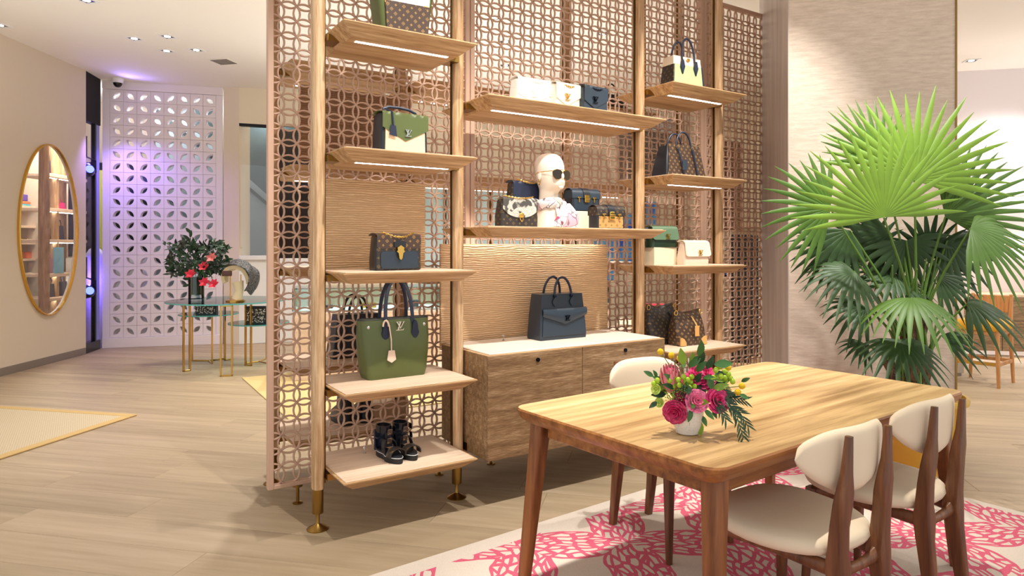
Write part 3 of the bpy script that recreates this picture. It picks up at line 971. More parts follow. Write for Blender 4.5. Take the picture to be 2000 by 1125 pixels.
g = G(); g.prism([(-0.03, 0.115), (0.03, 0.115), (0.032, 0.14), (0.015, 0.148), (-0.015, 0.148), (-0.032, 0.14)], -0.067, -0.062, 'y'); g.build('clasp_patch', L_['black'], t)
g = G(); g.prism([(0, 0.125), (0.018, 0.113), (0.016, 0.1), (0.022, 0.095), (0.012, 0.085), (0.008, 0.06), (0, 0.052), (-0.008, 0.06), (-0.012, 0.085), (-0.022, 0.095), (-0.016, 0.1), (-0.018, 0.113)], -0.075, -0.067, 'y'); g.build('lock', M['gold'], t)
chain(sag(-0.08, 0.08, -0.04, 0.186, 0.022, y2=-0.064)).build('chain', M['gold'], t)

# ---- 4 green tote
t = thing('tote_bag', 'large olive green tote with navy handles and pink tag', 'handbag', (1.362, 3.255, 0.689), R(1))
body_loft([(0.312, 0.125, 0.02, 0.0), (0.335, 0.135, 0.03, 0.03, 0, 0, 0.004), (0.365, 0.13, 0.04, 0.12, 0, 0, 0.018), (0.385, 0.115, 0.045, 0.2, 0, 0, 0.014), (0.385, 0.09, 0.04, 0.27, 0, 0, 0.006), (0.39, 0.08, 0.038, 0.297)]).build('body', L_['green'], t)
g = G(); g.tube([tuple(p) for p in rrect(0.386, 0.078, 0.036, 0.298)] + [tuple(rrect(0.386, 0.078, 0.036, 0.298)[0])], 0.003, 6); g.build('edge_piping', L_['navy'], t)
for y in (-0.062, 0.045):
    g = G(); g.tube(arch(-0.062, 0.088, y * 0.8, 0.275, 0.225, 24, 0.12 if y < 0 else -0.1, 2.3), 0.0085, 8, flat=(1.2, 0.6)); g.build('handle', L_['navy'], t)
for x in (-0.068, 0.094):
    g = G(); g.prism([(x + 0.020 * math.cos(a) * (1.15 if math.sin(a) < 0 else 0.8), 0.243 + 0.046 * math.sin(a)) for a in [2 * PI * k / 18 for k in range(18)]], -0.068, -0.05, 'y'); g.build('handle_tab', L_['navy'], t)
lv(0.05, 0.045).build('clasp', M['silver'], t, (0.012, -0.056, 0.262), label='silver letter clasp')
for x in (-0.152, 0.155):
    g = G(); g.ell((x, -0.045, 0.262), 0.009, 0.006, 0.009, 12, 8); g.build('stud', M['silver'], t)
g = G(); g.tube([(-0.07, -0.07, 0.3), (-0.055, -0.078, 0.27), (-0.046, -0.082, 0.2), (-0.046, -0.085, 0.14)], 0.0035, 6); g.tube(arch(-0.085, -0.055, -0.07, 0.265, 0.03, 10), 0.005, 6)
g.prism([(-0.062, 0.145), (-0.030, 0.145), (-0.022, 0.098), (-0.046, 0.083), (-0.070, 0.098)], -0.088, -0.084, 'y'); g.build('luggage_tag', L_['blush'], t, label='pale pink leather tag')

# ---- 5 sandals
M['sole'] = plain('rubber_sole', (18, 18, 20), 0.6)
M['sole_line'] = plain('white_piping', (220, 220, 220), 0.5)
def sandal(loc, rz, lab):
    t = thing('sandal', lab, 'shoe', loc, rz, 'pair of black sandals')
    def outline(k, z, y0=-0.115, y1=0.115):
        pts = []
        for i in range(28):
            a = 2 * PI * i / 28
            yy = math.sin(a); xx = math.cos(a)
            y = (y0 + y1) / 2 + yy * (y1 - y0) / 2
            w = (0.041 if yy < 0 else 0.033) - 0.006 * math.exp(-((yy - 0.1) / 0.35) ** 2)
            pts.append((xx ** 1 * w * k, y, z))
        return pts
    g = G(); g.loft([outline(1.0, 0.0), outline(1.04, 0.004), outline(1.04, 0.026), outline(1.0, 0.03)])
    s = g.build('sole', M['sole'], t)
    for y in (-0.09, -0.055, -0.02, 0.015, 0.05, 0.085):
        for sx in (-1, 1):
            pass
    g = G(); o_ = outline(1.06, 0.028); g.tube(o_ + [o_[0]], 0.0016, 5); g.build('piping', M['sole_line'], s)
    g = G(); g.loft([outline(0.96, 0.03), outline(0.9, 0.037)]); g.build('footbed', L_['black'], t)
    # heel block under, back
    def strap(y, z0, hgt, w, thick, mat, name, lean=0.0, ww=0.03):
        def fn(u, v):
            a = PI * (1 - u)
            x = w * math.cos(a)
            z = z0 + hgt * math.sin(a) ** 0.7
            return (x, y + (v - 0.5) * ww + lean * math.sin(a), z)
        return G().shell(fn, 20, 3, thick).build(name, mat, t)
    strap(-0.072, 0.03, 0.04, 0.043, 0.005, MONO_D, 'toe_strap', 0.0, 0.042)
    strap(-0.012, 0.035, 0.072, 0.036, 0.005, L_['black_gloss'], 'mid_strap', 0.02, 0.03)
    strap(0.055, 0.10, 0.0, 0.04, 0.006, L_['navy'], 'lining', 0.0, 0.03)
    # ankle collar
    ring = []
    def col(u, v):
        a = 2 * PI * u
        return (0.034 * math.cos(a), 0.052 + 0.043 * math.sin(a), 0.128 + 0.034 * v)
    G().shell(col, 24, 2, 0.006).build('ankle_strap', L_['black_gloss'], t)
    g = G(); g.prism([(-0.014, 0.06), (0.014, 0.06), (0.013, 0.15), (-0.013, 0.15)], -0.004, 0.004, 'y', Matrix.Translation((0, -0.005, 0)) @ Matrix.Rotation(R(-7), 4, 'X')); g.build('tongue', L_['black'], t)
    def heel(u, v):
        a = PI * u
        return (0.036 * math.cos(a), 0.07 + 0.04 * math.sin(a), 0.035 + 0.095 * v)
    G().shell(heel, 16, 4, 0.006).build('heel_counter', L_['navy'], t)
    for (z, y) in ((0.137, -0.004), (0.092, 0.0)):
        g = G(); g.box(-0.013, 0.013, y - 0.012, y - 0.004, z - 0.013, z + 0.013, 0.002); g.build('buckle', MONO, t)
    for (z, x) in ((0.145, 0.038), (0.1, 0.04)):
        g = G(); g.box(x - 0.002, x + 0.004, -0.002, 0.02, z - 0.016, z + 0.012, 0.001); g.build('strap_end', M['gunmetal'], t)
    return t
sandal((1.305, 3.175, 0.29), R(8), 'black chunky buckled sandal on the bottom left shelf, left one of the pair')
sandal((1.395, 3.185, 0.29), R(4), 'black chunky buckled sandal on the bottom left shelf, right one of the pair')

# ---- clear stoppers
M['acrylic'] = plain('clear_acrylic', (240, 240, 240), 0.1, 0, Transmission_Weight=0.7)
for loc, lab in (((2.10, 3.36, 0.803), 'tiny clear knob on the cabinet top left of the black tote'), ((1.235, 3.33, 0.29), 'tiny clear knob on the bottom shelf behind the sandals')):
    g = G(); g.lathe([(0.008, 0), (0.008, 0.003), (0.002, 0.006), (0.002, 0.018), (0.006, 0.022), (0.007, 0.03), (0.002, 0.036)], 12)
    tag(g.build('clear_knob', M['acrylic'], None, loc), lab, 'knob', 'clear knobs')

# ---- 6-8 envelope bags on the top middle shelf
def envelope(loc, w, h, d, mat, metal, lab, rz=0.0, edge=None):
    t = thing('handbag', lab, 'handbag', loc, rz)
    body_loft([(w, d, 0.01, 0.0), (w, d, 0.012, h * 0.6), (w * 0.97, d * 0.85, 0.014, h * 0.97), (w * 0.95, d * 0.6, 0.014, h)]).build('body', mat, t)
    flap_shell(w * 0.99, d * 0.95, h, lambda u: h * 0.5 + h * 0.34 * (1 - abs(u - 0.42) * 1.9), 0.004, 0.006).build('flap', mat, t)
    lv(0.05, 0.038).build('clasp', metal, t, (-0.015, -d / 2 - 0.009, h * 0.52), label='letter shaped clasp')
    chain(sag(-w * 0.4, w * 0.46, -d * 0.3, h + 0.014, 0.026, y2=-d * 0.62), 0.0055, 0.0021).build('chain', metal, t)
    g = G()
    for k in range(9):
        a = 2 * PI * k / 8
    g.tube([(w * 0.44, 0, h), (w * 0.45, 0, h + 0.02), (w * 0.47, -0.01, h + 0.012)], 0.003, 6); g.build('hook', metal, t)
    return t
M['white_metal'] = plain('white_enamel', (232, 226, 214), 0.4)
envelope((2.19, 3.2, 2.142), 0.25, 0.165, 0.09, L_['white'], M['white_metal'], 'white envelope handbag with white chain on the high middle shelf')
envelope((2.385, 3.15, 2.142), 0.185, 0.155, 0.085, L_['cream'], M['gold'], 'cream envelope handbag with gold chain between the white and slate bags', R(3))
envelope((2.572, 3.12, 2.142), 0.19, 0.155, 0.08, L_['slate'], M['gunmetal'], 'dark slate envelope handbag with black chain on the high middle shelf', R(3))

# ---- 9 display blocks
def block(loc, w, d, h, lab, rz=0.0):
    g = G(); g.box(-w / 2, w / 2, -d / 2, d / 2, 0, h, 0.002)
    return tag(g.build('display_block', M['cream_block'], None, loc, (0, 0, rz)), lab, 'display block', 'cream display blocks')
block((2.225, 3.315, 1.463), 0.235, 0.14, 0.112, 'cream display block under the dark chain bag left of the bust')
block((2.62, 3.30, 1.463), 0.2, 0.13, 0.112, 'cream display block under the black trunk bag right of the bust')
block((3.21, 3.20, 1.238), 0.205, 0.12, 0.115, 'cream display block under the green bag on the right shelves')

# ---- 10 chain flap bags
SNAKE = N('python_skin')
vec = SNAKE.coord((1, 1, 1))
vo = SNAKE.n('ShaderNodeTexVoronoi'); vo.inputs['Scale'].default_value = 190; SNAKE.l(vec, vo.inputs['Vector'])
no = SNAKE.noise(vec, 17, 2, 0.4, 0.8)
pm_ = SNAKE.ramp(no, [(0.50, (1, 1, 1, 1)), (0.54, (0, 0, 0, 1))])
sc_ = SNAKE.ramp(vo.outputs['Distance'], [(0.25, srgb(226, 220, 206)), (0.6, srgb(176, 168, 154))])
SNAKE.bump(vo.outputs['Distance'], 0.3, 0.002)
SNAKE = SNAKE.done(SNAKE.mix(pm_, srgb(74, 70, 66), sc_), 0.45)
t = thing('handbag', 'dark navy chain flap bag standing on a block behind the python bag', 'handbag', (2.225, 3.31, 1.575), R(2))
body_loft([(0.245, 0.075, 0.012, 0), (0.245, 0.075, 0.012, 0.06), (0.232, 0.06, 0.014, 0.15), (0.228, 0.045, 0.014, 0.156)]).build('body', MONO_D, t)
flap_shell(0.24, 0.075, 0.153, lambda u: 0.085 + 0.03 * (1 - (abs(u - 0.5) * 2) ** 3), 0.004, 0.006).build('flap', L_['navy'], t)
chain(sag(-0.085, 0.09, -0.03, 0.176, 0.022, y2=-0.055)).build('chain', M['gold'], t)
t = thing('handbag', 'monogram bag with grey python flap and gold ring lock', 'handbag', (2.035, 3.12, 1.463), R(1))
body_loft([(0.245, 0.075, 0.012, 0), (0.245, 0.078, 0.012, 0.06), (0.228, 0.06, 0.014, 0.146), (0.222, 0.045, 0.014, 0.152)]).build('body', MONO_D, t)
flap_shell(0.232, 0.076, 0.149, lambda u: 0.098 * math.sqrt(max(0.0, 1 - (abs(u - 0.5) * 2 * 0.86) ** 2.2)) + 0.004, 0.004, 0.006).build('flap', SNAKE, t, label='grey python skin flap')
g = G(); g.ell((0, -0.052, 0.066), 0.017, 0.006, 0.014, 12, 8); g.tube([(-0.012, -0.05, 0.058), (-0.008, -0.053, 0.042), (0, -0.054, 0.03), (0.008, -0.053, 0.042), (0.012, -0.05, 0.058)], 0.0025, 6); g.build('lock', M['gold'], t)
chain(sag(-0.1, 0.09, -0.03, 0.17, 0.012, y2=-0.05)).build('chain', M['gold'], t)

# ---- 11 trunk bags
def trunk(loc, w, h, d, top, front, edge, lab, rz=0.0):
    t = thing('trunk_bag', lab, 'handbag', loc, rz)
    hf = h * 0.56
    body_loft([(w, d, 0.008, 0), (w, d, 0.008, hf)]).build('case', edge, t)
    g = G(); g.box(-w / 2 + 0.014, w / 2 - 0.014, -d / 2 - 0.002, -d / 2 + 0.002, 0.006, hf - 0.004, 0.001); g.build('front_panel', front, t)
    def lid(u, v):
        a = PI * v
        return ((u - 0.5) * w * 1.01, -(d / 2 + 0.003) * math.cos(a), hf + (h - hf) * math.sin(a) ** 0.55)
    g = G(); g.shell(lid, 8, 18, 0.004)
    g.box(-w / 2, -w / 2 + 0.003, -d / 2, d / 2, hf, h * 0.93); g.box(w / 2 - 0.003, w / 2, -d / 2, d / 2, hf, h * 0.93)
    g.build('lid', top, t)
    def band(u, v):
        a = PI * (0.0 + 0.72 * v)
        return ((u - 0.5) * 0.05, -(d / 2 + 0.007) * math.cos(a), hf + (h - hf + 0.004) * math.sin(a) ** 0.55)
    G().shell(band, 2, 14, 0.003).build('centre_strap', edge, t)
    g = G(); g.box(-0.018, 0.018, -d / 2 - 0.015, -d / 2 - 0.004, hf - 0.024, hf + 0.022, 0.003); g.box(-0.021, 0.021, -d / 2 - 0.018, -d / 2 - 0.006, hf - 0.006, hf + 0.006, 0.002); g.build('lock', M['gold'], t)
    for x in (-0.058, 0.058):
        g = G(); g.box(x - 0.004, x + 0.004, -d / 2 - 0.01, -d / 2 - 0.002, hf - 0.024, hf + 0.008, 0.001); g.box(x - 0.013, x + 0.013, -d / 2 - 0.011, -d / 2 - 0.003, hf + 0.002, hf + 0.009, 0.001); g.build('latch', M['gold'], t)
    return t
trunk((2.635, 3.29, 1.575), 0.215, 0.142, 0.085, L_['slate'], L_['slate'], L_['black'], 'black trunk shaped bag with gold locks on a cream block', R(-2))
trunk((2.672, 3.10, 1.463), 0.212, 0.142, 0.085, MONO_D, MONO_G, L_['black'], 'small monogram trunk bag with honey front and gold locks', R(-2))

# ---- 12 mannequin bust with sunglasses, earring and scarf
M['skin'] = plain('mannequin_cream', (238, 220, 200), 0.45)
mb = thing('mannequin_bust', 'bald cream mannequin head on the middle shelf', 'mannequin', (2.315, 3.19, 1.463), R(8))
# local: faces -y
g = G()
secs = []
for (z, w, d, cy) in ((0.0, 0.082, 0.078, 0.01), (0.03, 0.08, 0.076, 0.01), (0.1, 0.062, 0.064, 0.012), (0.16, 0.054, 0.058, 0.014), (0.2, 0.052, 0.058, 0.012), (0.222, 0.054, 0.066, 0.004), (0.236, 0.056, 0.084, -0.008), (0.25, 0.06, 0.094, -0.012), (0.27, 0.064, 0.098, -0.008), (0.30, 0.069, 0.1, -0.002), (0.335, 0.0735, 0.1, 0.003), (0.365, 0.0745, 0.099, 0.007), (0.395, 0.07, 0.092, 0.01), (0.418, 0.058, 0.076, 0.012), (0.434, 0.037, 0.05, 0.013), (0.44, 0.012, 0.018, 0.013)):
    secs.append([(w * math.cos(2 * PI * k / 28), cy + d * math.sin(2 * PI * k / 28), z) for k in range(28)])
g.loft(secs)
g.ell((0, -0.099, 0.297), 0.012, 0.017, 0.022, 10, 8)   # nose
g.ell((0, -0.1, 0.263), 0.018, 0.009, 0.006, 10, 6)     # lips
g.ell((0, -0.098, 0.254), 0.015, 0.009, 0.005, 10, 6)
g.ell((0, -0.091, 0.237), 0.02, 0.014, 0.013, 10, 6)    # chin
for sx in (-1, 1):
    g.ell((sx * 0.074, 0.012, 0.302), 0.008, 0.016, 0.028, 10, 8)
    g.ell((sx * 0.03, -0.086, 0.318), 0.018, 0.01, 0.009, 10, 6)
g.build('head', M['skin'], mb, sharp=80)
sg = thing('sunglasses', 'dark aviator sunglasses worn by the mannequin head', 'sunglasses', (2.315, 3.19, 1.463), R(8))
M['lens'] = plain('dark_lens', (40, 32, 22), 0.06)
for sx in (-1, 1):
    poly = [(sx * (0.037 + 0.035 * math.cos(a) * (1 if math.sin(a) < 0.2 else 1.05)), 0.312 + 0.029 * math.sin(a) * (1.2 if math.sin(a) < 0 else 0.8)) for a in [2 * PI * k / 20 for k in range(20)]]
    m_ = Matrix.Translation((0, -0.106, 0)) @ Matrix.Rotation(R(9 * sx), 4, 'Z')
    g = G(); g.prism(poly, -0.002, 0.002, 'y', m_); g.build('lens', M['lens'], sg)
    g = G(); pts = [m_ @ Vector((p[0], 0, p[1])) for p in poly]; g.tube(pts + [pts[0]], 0.0018, 6); g.build('rim', M['gold'], sg)
    g = G(); g.tube([(sx * 0.068, -0.098, 0.325), (sx * 0.079, -0.04, 0.325), (sx * 0.0825, 0.015, 0.324), (sx * 0.082, 0.04, 0.308)], 0.0022, 6); g.build('temple_arm', M['gold'], sg)
g = G(); g.tube([(-0.012, -0.112, 0.324), (0, -0.116, 0.329), (0.012, -0.112, 0.324)], 0.002, 6); g.tube([(-0.022, -0.11, 0.333), (0.022, -0.11, 0.333)], 0.0016, 6); g.build('bridge', M['gold'], sg)
g = G(); g.tube([(-0.083 + 0.001 * k, 0.012 + 0.009 * math.cos(a), 0.268 + 0.014 * math.sin(a)) for k, a in enumerate([2 * PI * i / 14 for i in range(15)])], 0.002, 6)
tag(g.build('earring', M['gold'], None, (2.315, 3.19, 1.463), (0, 0, R(8))), 'gold hoop earring on the mannequin ear', 'earring')
SC = N('printed_silk')
vec = SC.coord((1, 1, 1))
wv = SC.noise(vec, 9, 2)
ad = SC.n('ShaderNodeVectorMath', operation='ADD'); SC.l(vec, ad.inputs[0]); SC.l(SC.math('MULTIPLY', wv, 0.12), ad.inputs[1])
vo = SC.n('ShaderNodeTexVoronoi', feature='DISTANCE_TO_EDGE'); vo.inputs['Scale'].default_value = 15; SC.l(ad.outputs[0], vo.inputs['Vector'])
vc = SC.n('ShaderNodeTexVoronoi'); vc.inputs['Scale'].default_value = 15; SC.l(ad.outputs[0], vc.inputs['Vector'])
sp = SC.n('ShaderNodeSeparateColor'); SC.l(vc.outputs['Color'], sp.inputs[0])
cc = SC.ramp(sp.outputs[0], [(0.0, srgb(240, 232, 228)), (0.55, srgb(240, 232, 228)), (0.6, srgb(216, 60, 110)), (0.68, srgb(150, 40, 60)), (0.76, srgb(236, 222, 222)), (0.86, srgb(186, 196, 170)), (0.93, srgb(214, 170, 186))])
for e in SC.t.nodes:
    if e.type == 'VALTORGB' and len(e.color_ramp.elements) == 7: e.color_ramp.interpolation = 'CONSTANT'
ln = SC.math('LESS_THAN', vo.outputs['Distance'], 0.035)
SC = SC.done(SC.mix(SC.math('MULTIPLY', ln, 0.8), cc, srgb(96, 66, 84)), 0.35)
sf_ = thing('silk_scarf', 'white silk scarf with pink and grey print tied on the mannequin neck', 'scarf', (2.315, 3.19, 1.463), R(8))
def wrap(u, v):
    a = 2 * PI * u
    k = 1 + 0.06 * math.sin(7 * a + 5 * v)
    r0 = 0.066 + 0.014 * math.sin(PI * v)
    return (r0 * k * math.cos(a), 0.01 + (r0 + 0.005) * k * math.sin(a), 0.168 - 0.06 * v - 0.012 * math.sin(a))
G().shell(wrap, 40, 8, 0.003).build('neck_wrap', SC, sf_, sharp=80)
def tail(u, v):
    x = 0.05 + (u - 0.5) * (0.07 + 0.17 * v)
    y = -0.078 - 0.03 * math.sin(PI * v * 0.85) + 0.013 * math.sin(u * 12 + v * 2) * (0.3 + v)
    return (x, y, 0.145 - 0.139 * v - 0.012 * (1 - abs(2 * u - 1)) * v + 0.008 * v)
G().shell(tail, 30, 14, 0.0025).build('hanging_end', SC, sf_, sharp=80)
g = G(); g.ell((0.035, -0.08, 0.142), 0.021, 0.014, 0.018, 12, 8); g.build('knot', SC, sf_, sharp=80)
def shoulder(u, v):
    a = PI * (1.45 + 0.62 * u)
    rr = 0.078 + 0.045 * v
    return (rr * math.cos(a), 0.005 + rr * math.sin(a) * 0.85, 0.12 - 0.112 * v + 0.006 * math.sin(9 * a))
G().shell(shoulder, 26, 8, 0.0025).build('drape', SC, sf_, sharp=80)

# ---- 13 black tote on the cabinet
t = thing('tote_bag', 'structured black tote with envelope pocket standing on the cabinet', 'handbag', (2.44, 3.29, 0.803), R(0))
body_loft([(0.34, 0.14, 0.006, 0.0), (0.346, 0.146, 0.01, 0.012), (0.33, 0.135, 0.008, 0.14), (0.305, 0.115, 0.006, 0.268), (0.303, 0.113, 0.005, 0.27)]).build('body', L_['slate'], t)
def bt_y(z): return -(0.073 - 0.0165 * z / 0.27)
g = G(); g.prism([(-0.155, 0.1), (-0.145, 0.175), (0.148, 0.175), (0.16, 0.1), (0.165, 0.02), (-0.16, 0.02)], -0.079, -0.062, 'y', Matrix.Rotation(R(-2.5), 4, 'X')); g.build('front_pocket', L_['slate'], t)
def fl(u, v):
    x = (u - 0.5) * 0.325
    L = 0.042 + 0.052 * (1 - abs(u - 0.5) * 2)
    return (x, -0.083 + 0.008 * (1 - v) * (1 if v < 0.1 else 0) - 0.006 * math.sin(PI * v) , 0.186 - L * v)
G().shell(fl, 24, 8, 0.005).build('flap', L_['slate'], t)
lv(0.04, 0.034).build('clasp', M['gunmetal'], t, (0.01, -0.092, 0.128), label='black letter clasp')
for y, nm in ((-0.062, 0), (0.055, 1)):
    g = G(); g.tube(arch(-0.062, 0.062, y, 0.262, 0.108, 22, -0.12 if nm else 0.1), 0.0075, 10); g.build('handle', L_['navy'], t)
    for x in (-0.062, 0.062):
        g = G(); g.box(x - 0.009, x + 0.009, y - 0.007, y + 0.007, 0.252, 0.266, 0.002); g.build('handle_ring', M['gunmetal'], t)
for x in (-0.064, 0.064):
    g = G(); g.prism([(x + 0.017 * math.sin(PI * k / 8) * (1 if k <= 8 else 1), 0.252 - 0.056 * k / 8) for k in range(9)] + [(x - 0.017 * math.sin(PI * k / 8), 0.252 - 0.056 * k / 8) for k in range(7, 0, -1)], -0.070, -0.056, 'y'); g.build('handle_tab', L_['slate'], t)

# ---- 14 tote with cream band and pale green front
t = thing('tote_bag', 'pale green and cream tote with monogram side on the top right shelf', 'handbag', (3.385, 3.165, 2.385), R(-2))
body_loft([(0.28, 0.13, 0.006, 0.0), (0.282, 0.132, 0.008, 0.02), (0.25, 0.11, 0.006, 0.17)]).build('body', MONO_D, t)
g = G(); g.prism([(-0.135, 0.004), (0.136, 0.004), (0.122, 0.165), (-0.12, 0.165)], -0.0695, -0.058, 'y', Matrix.Rotation(R(-3.5), 4, 'X')); g.build('front_panel', L_['pale_green'], t)
body_loft([(0.252, 0.114, 0.008, 0.168), (0.246, 0.1, 0.008, 0.225)]).build('top_band', L_['cream'], t)
g = G(); g.prism([(0.128, 0.0), (0.142, 0.0), (0.127, 0.168), (0.118, 0.168)], -0.071, -0.06, 'y', Matrix.Rotation(R(-3.5), 4, 'X')); g.build('edge_strip', L_['navy'], t)
for y, s_ in ((-0.06, 0.1), (0.05, -0.1)):
    g = G(); g.tube(arch(-0.055, 0.058, y, 0.195, 0.155, 22, s_, 2.2), 0.0065, 10); g.build('handle', L_['navy'], t)
for x in (-0.058, 0.062):
    g = G(); g.prism([(x - 0.007, 0.2), (x + 0.007, 0.2), (x + 0.018, 0.155), (x, 0.105), (x - 0.018, 0.155)], -0.072, -0.062, 'y'); g.build('handle_tab', L_['navy'], t)
g = G(); g.box(-0.012, 0.012, -0.066, -0.055, 0.195, 0.215, 0.003); g.build('clasp', M['gold'], t)

# ---- 15 monogram tote with black sides
t = thing('tote_bag', 'wide monogram tote with black flared sides and hanging tag', 'handbag', (3.345, 3.155, 1.81), R(0))
body_loft([(0.37, 0.14, 0.01, 0.0), (0.365, 0.14, 0.012, 0.03), (0.33, 0.11, 0.012, 0.13), (0.29, 0.085, 0.012, 0.205)]).build('gusset', L_['black'], t)
g = G(); g.prism([(-0.176, 0.004), (0.178, 0.004), (0.165, 0.06), (0.14, 0.208), (-0.142, 0.208), (-0.16, 0.06)], -0.076, -0.066, 'y', Matrix.Rotation(R(-7), 4, 'X')); g.build('front_panel', MONO, t)
for y, s_ in ((-0.05, 0.05), (0.035, -0.05)):
    g = G(); g.tube(arch(-0.075, 0.062, y, 0.195, 0.105, 22, s_), 0.006, 10); g.build('handle', L_['navy'], t)
g = G(); g.tube([(0.06, -0.06, 0.2), (0.07, -0.07, 0.14), (0.095, -0.08, 0.02)], 0.0055, 6); g.tube([(-0.075, -0.06, 0.2), (-0.06, -0.072, 0.13), (-0.03, -0.082, 0.02)], 0.0055, 6); g.build('strap', L_['navy'], t)
g = G(); g.prism([(-0.058, 0.045), (-0.012, 0.05), (-0.014, 0.105), (-0.032, 0.118), (-0.056, 0.1)], -0.089, -0.084, 'y'); g.build('luggage_tag', L_['slate'], t)
for x in (-0.075, 0.062):
    g = G(); g.tube([(x + 0.009 * math.cos(a), -0.064, 0.195 + 0.011 * math.sin(a)) for a in [2 * PI * k / 12 for k in range(13)]], 0.0018, 5); g.build('ring', M['gold'], t)

# ---- 16, 17 small twist-lock bags
def twist(loc, w, h, d, body, flap, lab, rz=0.0):
    t = thing('handbag', lab, 'handbag', loc, rz)
    body_loft([(w, d, 0.02, 0.0), (w * 1.02, d * 1.08, 0.024, h * 0.2), (w * 0.94, d * 0.75, 0.022, h * 0.8), (w * 0.9, d * 0.5, 0.02, h * 0.97)]).build('body', body, t)
    def fn(u, v):
        e = abs(u - 0.5) * 2
        L = h * 0.62 * (1 - 0.12 * max(0, (e - 0.8) / 0.2) ** 2)
        top = d * 0.75
        s = v * (top + L)
        x = (u - 0.5) * w * 0.98
        if s < top:
            return (x, d * 0.35 - s, h * 0.98 + 0.008 * math.sin(PI * s / top))
        q_ = (s - top)
        return (x * (1 + 0.04 * q_ / L), -d * 0.4 - 0.006 - d * 0.17 * (q_ / L), h * 0.98 - q_)
    G().shell(fn, 22, 14, 0.005).build('flap', flap, t)
    lv(0.04, 0.034).build('clasp', M['gold'], t, (0.012, -d * 0.55 - 0.01, h * 0.52), label='gold letter clasp')
    for x in (-w * 0.36, w * 0.36):
        g = G(); g.tube([(x + 0.008 * math.cos(a), 0, h + 0.006 + 0.01 * math.sin(a)) for a in [2 * PI * k / 12 for k in range(13)]], 0.002, 5); g.build('ring', M['gold'], t)
twist((3.205, 3.18, 1.353), 0.215, 0.135, 0.085, L_['forest'], L_['sage'], 'dark green twist lock bag on a cream block on the right shelves', R(-4))
twist((3.40, 3.085, 1.238), 0.215, 0.155, 0.09, L_['blush'], L_['cream'], 'cream twist lock bag beside the green bag on the right shelves', R(-4))

# ---- 18, 19 slouchy monogram hobos
def hobo(loc, w, h, d, mat, lab, honey, rz=0.0):
    t = thing('hobo_bag', lab, 'handbag', loc, rz)
    rings = []
    for k in range(9):
        f = k / 8
        ww = w * (0.92 + 0.12 * math.sin(PI * min(1, f * 1.1)) - 0.06 * f)
        dd_ = d * (1.0 - 0.72 * f ** 1.6)
        rings.append([[p[0], p[1], p[2] + (f ** 3) * h * 0.17 * (abs(p[0]) / (w / 2)) ** 1.6 - (f ** 3) * h * 0.05] for p in rrect(ww, dd_, 0.02, h * 0.93 * f, 0, 0, 4, 0.014 * math.sin(PI * f))])
    g = G(); g.loft(rings); g.build('body', mat, t, sharp=60)
    for sx in (-1, 1):
        if honey:
            g = G(); g.loft([[(sx * (w * 0.46 - 0.05 * q_ * math.cos(a)) , -d * 0.5 - 0.012 + 0.003 * k, 0.004 + 0.055 * q_ * math.sin(a)) for a in [PI / 2 * i / 8 for i in range(9)] for q_ in (1,)] + [(sx * w * 0.46, -d * 0.5 - 0.012 + 0.003 * k, 0.004)] for k in (0, 4)])
            g.build('corner_patch', L_['honey'], t, label='natural leather corner')
        g = G(); g.tube([(sx * w * 0.44 + 0.014 * math.cos(a), -d * 0.16, h * 0.93 + 0.016 * math.sin(a)) for a in [2 * PI * k / 14 for k in range(15)]], 0.003, 6); g.build('ring', M['gold'], t)
    if honey:
        g = G(); g.box(-0.004, 0.034, -d * 0.5 - 0.026, -d * 0.5 - 0.021, h * 0.27, h * 0.56, 0.002); g.tube([(0.015, -d * 0.5 - 0.022, h * 0.56), (0.012, -d * 0.45, h * 0.72), (0.008, -d * 0.3, h * 0.82)], 0.004, 6)
        g.build('luggage_tag', L_['honey'], t, label='natural leather hang tag')
    else:
        g = G(); g.tube([(0.05, -d * 0.32, h * 0.8), (0.06, -d * 0.5, h * 0.66), (0.05, -d * 0.5 - 0.01, h * 0.35)], 0.006, 6); g.build('strap', L_['black'], t)
    return t
hobo((3.315, 3.3, 0.70), 0.275, 0.27, 0.12, MONO_D, 'larger dark monogram hobo bag behind the one with a hang tag', False)
hobo((3.435, 3.17, 0.70), 0.255, 0.235, 0.12, MONO, 'small monogram hobo bag with natural corners and hang tag', True, R(-3))

# ---- goods on the rear shelves
t = thing('tote_bag', 'black structured tote on a rear shelf behind the lattice rings', 'handbag', (1.42, 3.98, 0.689), R(0))
body_loft([(0.32, 0.14, 0.01, 0), (0.33, 0.14, 0.01, 0.02), (0.26, 0.11, 0.01, 0.26)]).build('body', L_['black'], t)
for y in (-0.05, 0.05):
    g = G(); g.tube(arch(-0.06, 0.06, y, 0.25, 0.12), 0.008, 8); g.build('handle', L_['black'], t)
for x, lab in ((1.34, 'black ankle boot on the low rear shelf, left of a pair'), (1.47, 'black ankle boot on the low rear shelf, right of a pair')):
    t = thing('ankle_boot', lab, 'shoe', (x, 3.98, 0.29), R(180), 'black ankle boots')
    body_loft([(0.085, 0.25, 0.04, 0.0, 0, -0.03), (0.085, 0.25, 0.04, 0.03, 0, -0.03)]).build('sole', M['sole'], t)
    body_loft([(0.08, 0.24, 0.04, 0.03, 0, -0.03), (0.078, 0.22, 0.038, 0.065, 0, -0.025), (0.075, 0.13, 0.037, 0.11, 0, 0.025), (0.078, 0.11, 0.037, 0.17, 0, 0.035), (0.084, 0.115, 0.04, 0.2, 0, 0.035)]).build('upper', L_['black'], t)
g = G(); g.box(-0.12, 0.12, -0.09, 0.09, 0, 0.1, 0.002)
tag(g.build('shoe_box', plain('kraft_box', (186, 156, 124), 0.6), None, (1.62, 4.0, 0.29), (0, 0, R(4))), 'tan card box on the low rear shelf beside the boots', 'box')
